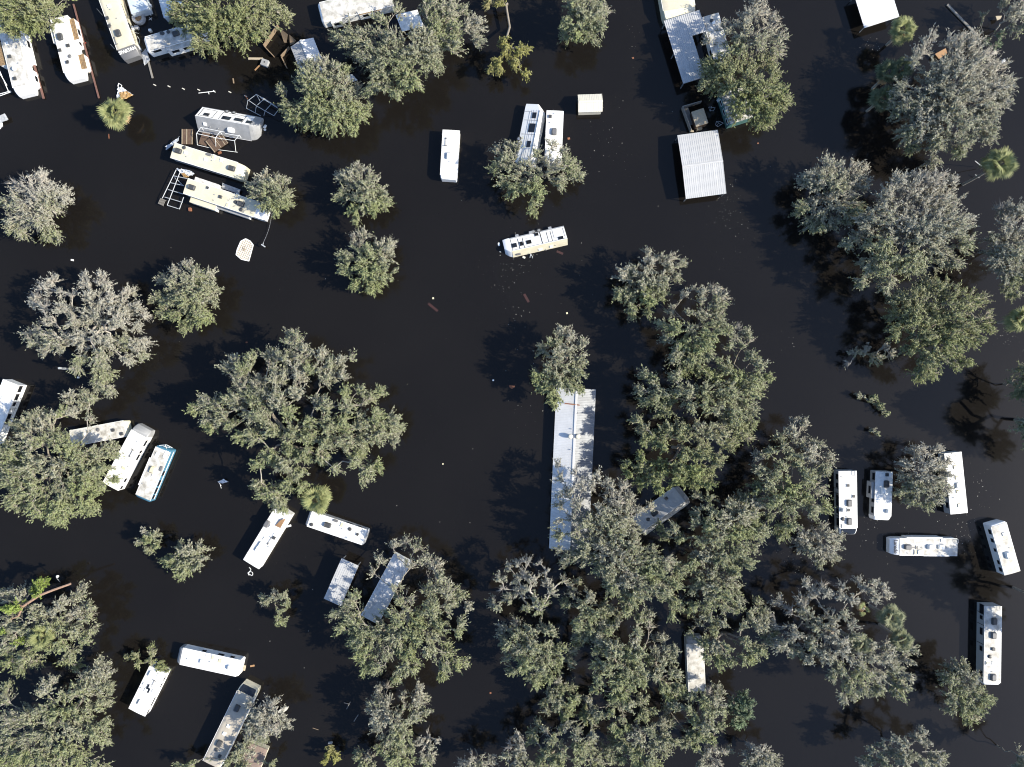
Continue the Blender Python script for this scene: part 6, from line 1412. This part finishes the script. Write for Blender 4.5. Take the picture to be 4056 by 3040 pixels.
tree('feathery oak over the middle of the lower cluster', '23', [(470, 250, 70, .8), (540, 170, 70), (680, 190, 70), (620, 270, 80), (800, 300, 90), (900, 330, 60), (700, 340, 80), (580, 420, 80), (640, 510, 80), (560, 500, 50), (680, 440, 70), (560, 560, 40), (780, 430, 80, .8), (860, 400, 60)], 6.5, 0.95, 0.3, 'foliage_olive', grad=0.3)
tree('radiating oak at the heart of the lower cluster', '23', [(850, 520, 60, .6), (920, 450, 50, .6), (1100, 400, 60, .7), (1170, 350, 60), (1180, 450, 60), (1080, 500, 60, .7), (1060, 600, 60, .7), (760, 560, 70), (760, 660, 60), (880, 650, 110), (1000, 700, 100), (1100, 690, 80), (740, 770, 50), (850, 790, 110), (970, 810, 110), (760, 900, 70, .8), (730, 980, 50, .7), (1080, 820, 110), (920, 920, 100), (1010, 940, 110), (960, 1030, 80), (1120, 920, 70), (900, 1050, 50)], 7.5, 0.95, 0.3, 'foliage_olive', grad=0.3, limb=1.25, base=(930, 740))
tree('dark gapped oak pressing against the left side of the rounded trailer', '23', [(1230, 560, 50, .6), (1300, 560, 50, .6), (1250, 660, 60, .7), (1340, 650, 70), (1410, 660, 40), (1200, 750, 70), (1300, 740, 80), (1380, 720, 50), (1250, 840, 80), (1380, 850, 70), (1430, 850, 40), (1160, 850, 60), (1300, 950, 80), (1420, 950, 80), (1460, 970, 40), (1350, 1040, 60), (1440, 1030, 50)], 6.5, 0.9, 0.35, 'foliage_olive', grad=0.35, limb=1.2)
tree('small isolated oak on the left below the lower cluster', '23', [(420, 990, 80), (340, 1030, 70), (500, 970, 60), (290, 1110, 50), (400, 1100, 80), (510, 1090, 70), (430, 1190, 60), (480, 1180, 50), (550, 1050, 40), (310, 1170, 40), (400, 930, 40)], 5.5, 0.9, 0.3, 'foliage_olive')
tree('oak below the rounded trailer with a fan of pale limbs', '23', [(1700, 1010, 60), (1770, 1000, 60), (1550, 1060, 60, .8), (1650, 1100, 90, .8), (1770, 1100, 70), (1390, 1110, 60), (1450, 1140, 50), (1360, 1170, 40), (1550, 1180, 60, .7), (1720, 1200, 100), (1820, 1200, 50), (1590, 1280, 80, .8), (1540, 1370, 60), (1680, 1310, 100), (1790, 1310, 70), (1600, 1390, 80), (1720, 1400, 70), (1520, 1440, 60), (1590, 1470, 50)], 6.0, 0.9, 0.35, 'foliage_olive', grad=0.35, base=(1580, 1290), limb=1.2)
tree('bluish green rounded tree at the right rim of the lower cluster', '23', [(1990, 1120, 80), (2010, 1050, 50), (1950, 1200, 80), (2030, 1190, 60), (1940, 1270, 50), (1900, 1120, 50), (2050, 1110, 45), (1990, 1260, 40)], 5.0, 1.2, 0.1, 'foliage_deep', grad=0.1, bark='bark_dark')
tree('gapped oak south of the heart of the lower cluster', '23', [(680, 1090, 50, .6), (720, 1150, 60, .7), (640, 1200, 70), (700, 1250, 50), (900, 1110, 70), (1000, 1130, 80), (1120, 1090, 80), (1200, 1170, 60), (1120, 1210, 70), (860, 1190, 50, .7), (960, 1230, 60, .8), (880, 1290, 60), (920, 1340, 40), (780, 1200, 50, .6), (1000, 1320, 50, .6)], 6.0, 0.9, 0.4, 'foliage_olive', grad=0.35)
tree('bottom oak below the gapped one, crown split by dark slits', '23', [(1280, 1280, 70, .7), (1360, 1290, 50, .6), (1200, 1350, 70), (1100, 1400, 90), (1300, 1400, 80), (1380, 1430, 60), (980, 1480, 80), (1080, 1520, 90), (1220, 1490, 80), (1310, 1500, 60), (1180, 1590, 70), (1100, 1630, 80), (960, 1580, 60), (1230, 1620, 50), (900, 1430, 50)], 6.0, 1.0, 0.3, 'foliage_olive', grad=0.35)
tree('stag headed oak with thick dead limbs at the bottom', '23', [(230, 1290, 50, .6), (300, 1350, 50, .6), (200, 1380, 60, .7), (420, 1360, 50, .5), (360, 1420, 60, .7), (180, 1440, 40), (490, 1300, 60, .6), (560, 1380, 70, .8), (560, 1480, 80), (700, 1270, 60, .7), (680, 1380, 60), (430, 1530, 80), (300, 1540, 80), (650, 1500, 90), (560, 1590, 90), (720, 1600, 90), (800, 1520, 70), (840, 1600, 50), (400, 1620, 90), (270, 1630, 80), (700, 1680, 80)], 6.0, 0.85, 0.35, 'foliage_olive', grad=0.3, limb=1.6, base=(370, 1400))
tree('bare brownish oak at the left of the bottom edge cluster', '23', [(50, 1410, 60), (-20, 1480, 60), (70, 1500, 70), (-40, 1570, 60), (60, 1590, 90), (140, 1620, 60), (20, 1660, 70)], 5.0, 0.7, 0.4, 'foliage_grey', grad=0.4)
tree('brown twiggy scrub at the bottom edge right of the lower cluster', '23', [(1740, 1490, 60), (1800, 1530, 60), (1680, 1540, 70), (1760, 1610, 80), (1640, 1620, 60), (1850, 1510, 30), (1690, 1660, 70)], 4.5, 0.55, 0.4, 'foliage_grey', grad=0.4, twig=1.2)
tree('bare grey oak at the bottom edge below the large palm studded oak', '23', [(2060, 1480, 50), (2130, 1530, 90), (2060, 1590, 70), (2200, 1560, 80), (2150, 1640, 100), (2260, 1600, 60), (2050, 1660, 60)], 5.0, 0.6, 0.5, 'foliage_grey', grad=0.5, twig=1.2)
tree('large pale limbed oak with palms growing through it', '33', [(330, 90, 45), (460, 90, 40), (400, 180, 80), (500, 160, 50), (100, 240, 60, .7), (200, 290, 80, .7), (300, 230, 70), (30, 350, 60), (330, 350, 90), (60, 440, 70), (650, 100, 50), (640, 190, 60, .7), (720, 240, 60), (780, 60, 35, .6), (800, 120, 50, .6), (890, 70, 40), (880, 140, 60), (980, 110, 50), (1020, 180, 50), (930, 210, 50), (450, 460, 110), (230, 500, 90), (560, 380, 90, .8), (660, 340, 70, .7), (130, 590, 90), (260, 640, 80), (400, 600, 100), (560, 520, 100), (50, 590, 40), (370, 710, 60), (520, 680, 110), (650, 620, 90), (740, 530, 60, .7), (730, 440, 60, .7), (620, 790, 100), (560, 860, 60), (760, 700, 110, .8), (880, 600, 60, .6), (900, 720, 90, .8), (1020, 620, 70), (1020, 720, 90), (800, 830, 110), (940, 850, 110), (1100, 800, 90), (1180, 720, 70), (1200, 860, 60), (1150, 620, 60), (1240, 640, 50, .6), (700, 930, 80), (820, 960, 80), (660, 1040, 55), (950, 980, 80), (1080, 930, 90), (1120, 1020, 70), (1170, 950, 60), (740, 1020, 50)], 7.0, 0.85, 0.45, 'foliage_grey', grad=0.4, limb=1.15, dens=0.95)
tree('bushy leaning oak touching the tall white trailer at lower right', '33', [(1640, 850, 90), (1700, 820, 70), (1590, 930, 80), (1720, 920, 110), (1780, 870, 50), (1660, 1010, 100), (1790, 1000, 90), (1600, 1060, 70), (1860, 1070, 80), (1720, 1110, 90), (1810, 1140, 70), (1690, 1180, 50), (1770, 1210, 60), (1720, 1240, 30), (1910, 1060, 35), (1590, 1150, 40), (1530, 880, 40)], 5.0, 0.95, 0.4, 'foliage_olive', grad=0.4)
tree('open branched oak at the bottom edge right of centre', '33', [(840, 1620, 50), (900, 1590, 50), (920, 1510, 50, .7), (1000, 1570, 70), (1000, 1470, 50), (1080, 1530, 60), (1110, 1430, 45), (1180, 1460, 50), (1150, 1550, 70), (1280, 1420, 60), (1330, 1370, 45), (1350, 1440, 40), (1240, 1560, 70), (1160, 1630, 80), (1330, 1600, 80), (1440, 1590, 70), (1500, 1570, 40), (1440, 1650, 60), (1020, 1650, 70)], 6.0, 0.8, 0.35, 'foliage_grey', grad=0.3)
tree('small oak cut by the bottom right corner', '33', [(2190, 1580, 60), (2170, 1640, 50), (2260, 1620, 70), (2280, 1690, 120)], 6.5, 0.9, 0.3, 'foliage_grey')
tree('small floating green branch in the right hand open water', '32', [(890, 150, 35), (930, 130, 40), (960, 190, 40), (990, 230, 35), (1015, 260, 20), (785, 100, 22), (800, 115, 18)], 0.9, 0.9, 0.0, 'foliage_olive', name='fallen_limb', cat='fallen limb', flat=0.35)
tree('tiny grey floating twig cluster in the right hand open water', '32', [(905, 400, 22), (930, 425, 24), (890, 405, 12)], 0.7, 0.6, 0.0, 'foliage_grey', name='fallen_limb', cat='fallen limb', flat=0.35)

# the broken brown trunk over the lower left oak
bt = empty('broken_trunk', (*P('03', 190, 260, 4), 0)); tag(bt, 'snapped brown tree trunk lying through the lower left oak', 'trunk')
_pp = [((612, 72), 5.2, .14), ((470, 122), 5.6, .15), ((340, 172), 6.0, .16), ((240, 240), 6.2, .16), ((195, 270), 6.3, .16), ((160, 350), 6.0, .11), ((45, 400), 5.6, .08)]
_o = P('03', 190, 260, 4)
mb = MB()
for (a, za, ra), (b_, zb, rb) in zip(_pp, _pp[1:]):
    A_, B_ = P('03', *a, za), P('03', *b_, zb)
    mb.tube((A_.x - _o.x, A_.y - _o.y, za), (B_.x - _o.x, B_.y - _o.y, zb), ra, 8, rb)
A_ = P('03', 100, 225, 6.1); B_ = P('03', 195, 270, 6.3)
mb.tube((B_.x - _o.x, B_.y - _o.y, 6.3), (A_.x - _o.x, A_.y - _o.y, 6.1), .13, 7, .06)
mb.build('stem', 'bark_brown', bt, True)

# ------------------------------------------------------------------ cabbage palms
palm('round bright palm standing alone beside the crumpled tarp', '00', 1000, 980, 140, 3.2, 30, dry=4, base=(1010, 985))
palm('bright yellow green palm at the lower edge of the giant oak', '12', 530, 1000, 135, 4.5, 34, dry=6, base=(510, 960))
palm('palm with brown fronds under the bright white flat roof', '30', 1160, 265, 125, 4.5, 20, dry=9)
palm('dark green palm on the left of the giant upper right oak, upper one', '30', 1030, 640, 115, 4.0, 18, 'frond_dark', dry=5)
palm('brownish palm wedged between two dark palms and the giant oak', '30', 1150, 600, 105, 4.5, 14, 'frond_dark', dry=9)
palm('dark green palm on the left of the giant upper right oak, lower one', '30', 985, 860, 120, 4.0, 20, 'frond_dark', dry=3)
palm('yellow green palm at the right edge with its trunk bending left', '30', 1995, 1420, 145, 6.5, 28, dry=8, base=(1680, 1600))
palm('green palm half cut by the right edge', '31', 2175, 1110, 130, 5.5, 28, dry=6, base=(1990, 1130))
palm('green palm at the upper right rim of the large lower right oak', '33', 1060, 360, 115, 5.4, 22, 'frond_pale', dry=5)
palm('yellowish palm at the right rim of the large lower right oak', '33', 1145, 560, 105, 5.4, 20, 'frond_pale', dry=5)
palm('pale palm in the middle of the large lower right oak', '33', 815, 600, 95, 6.4, 16, 'frond_pale', dry=7)
palm('dry brown palm at the top of the large lower right oak', '33', 825, 290, 75, 6.6, 4, dry=16)
palm('pale green palm inside the oak with the broken trunk', '03', 360, 530, 110, 6.4, 20, dry=3)
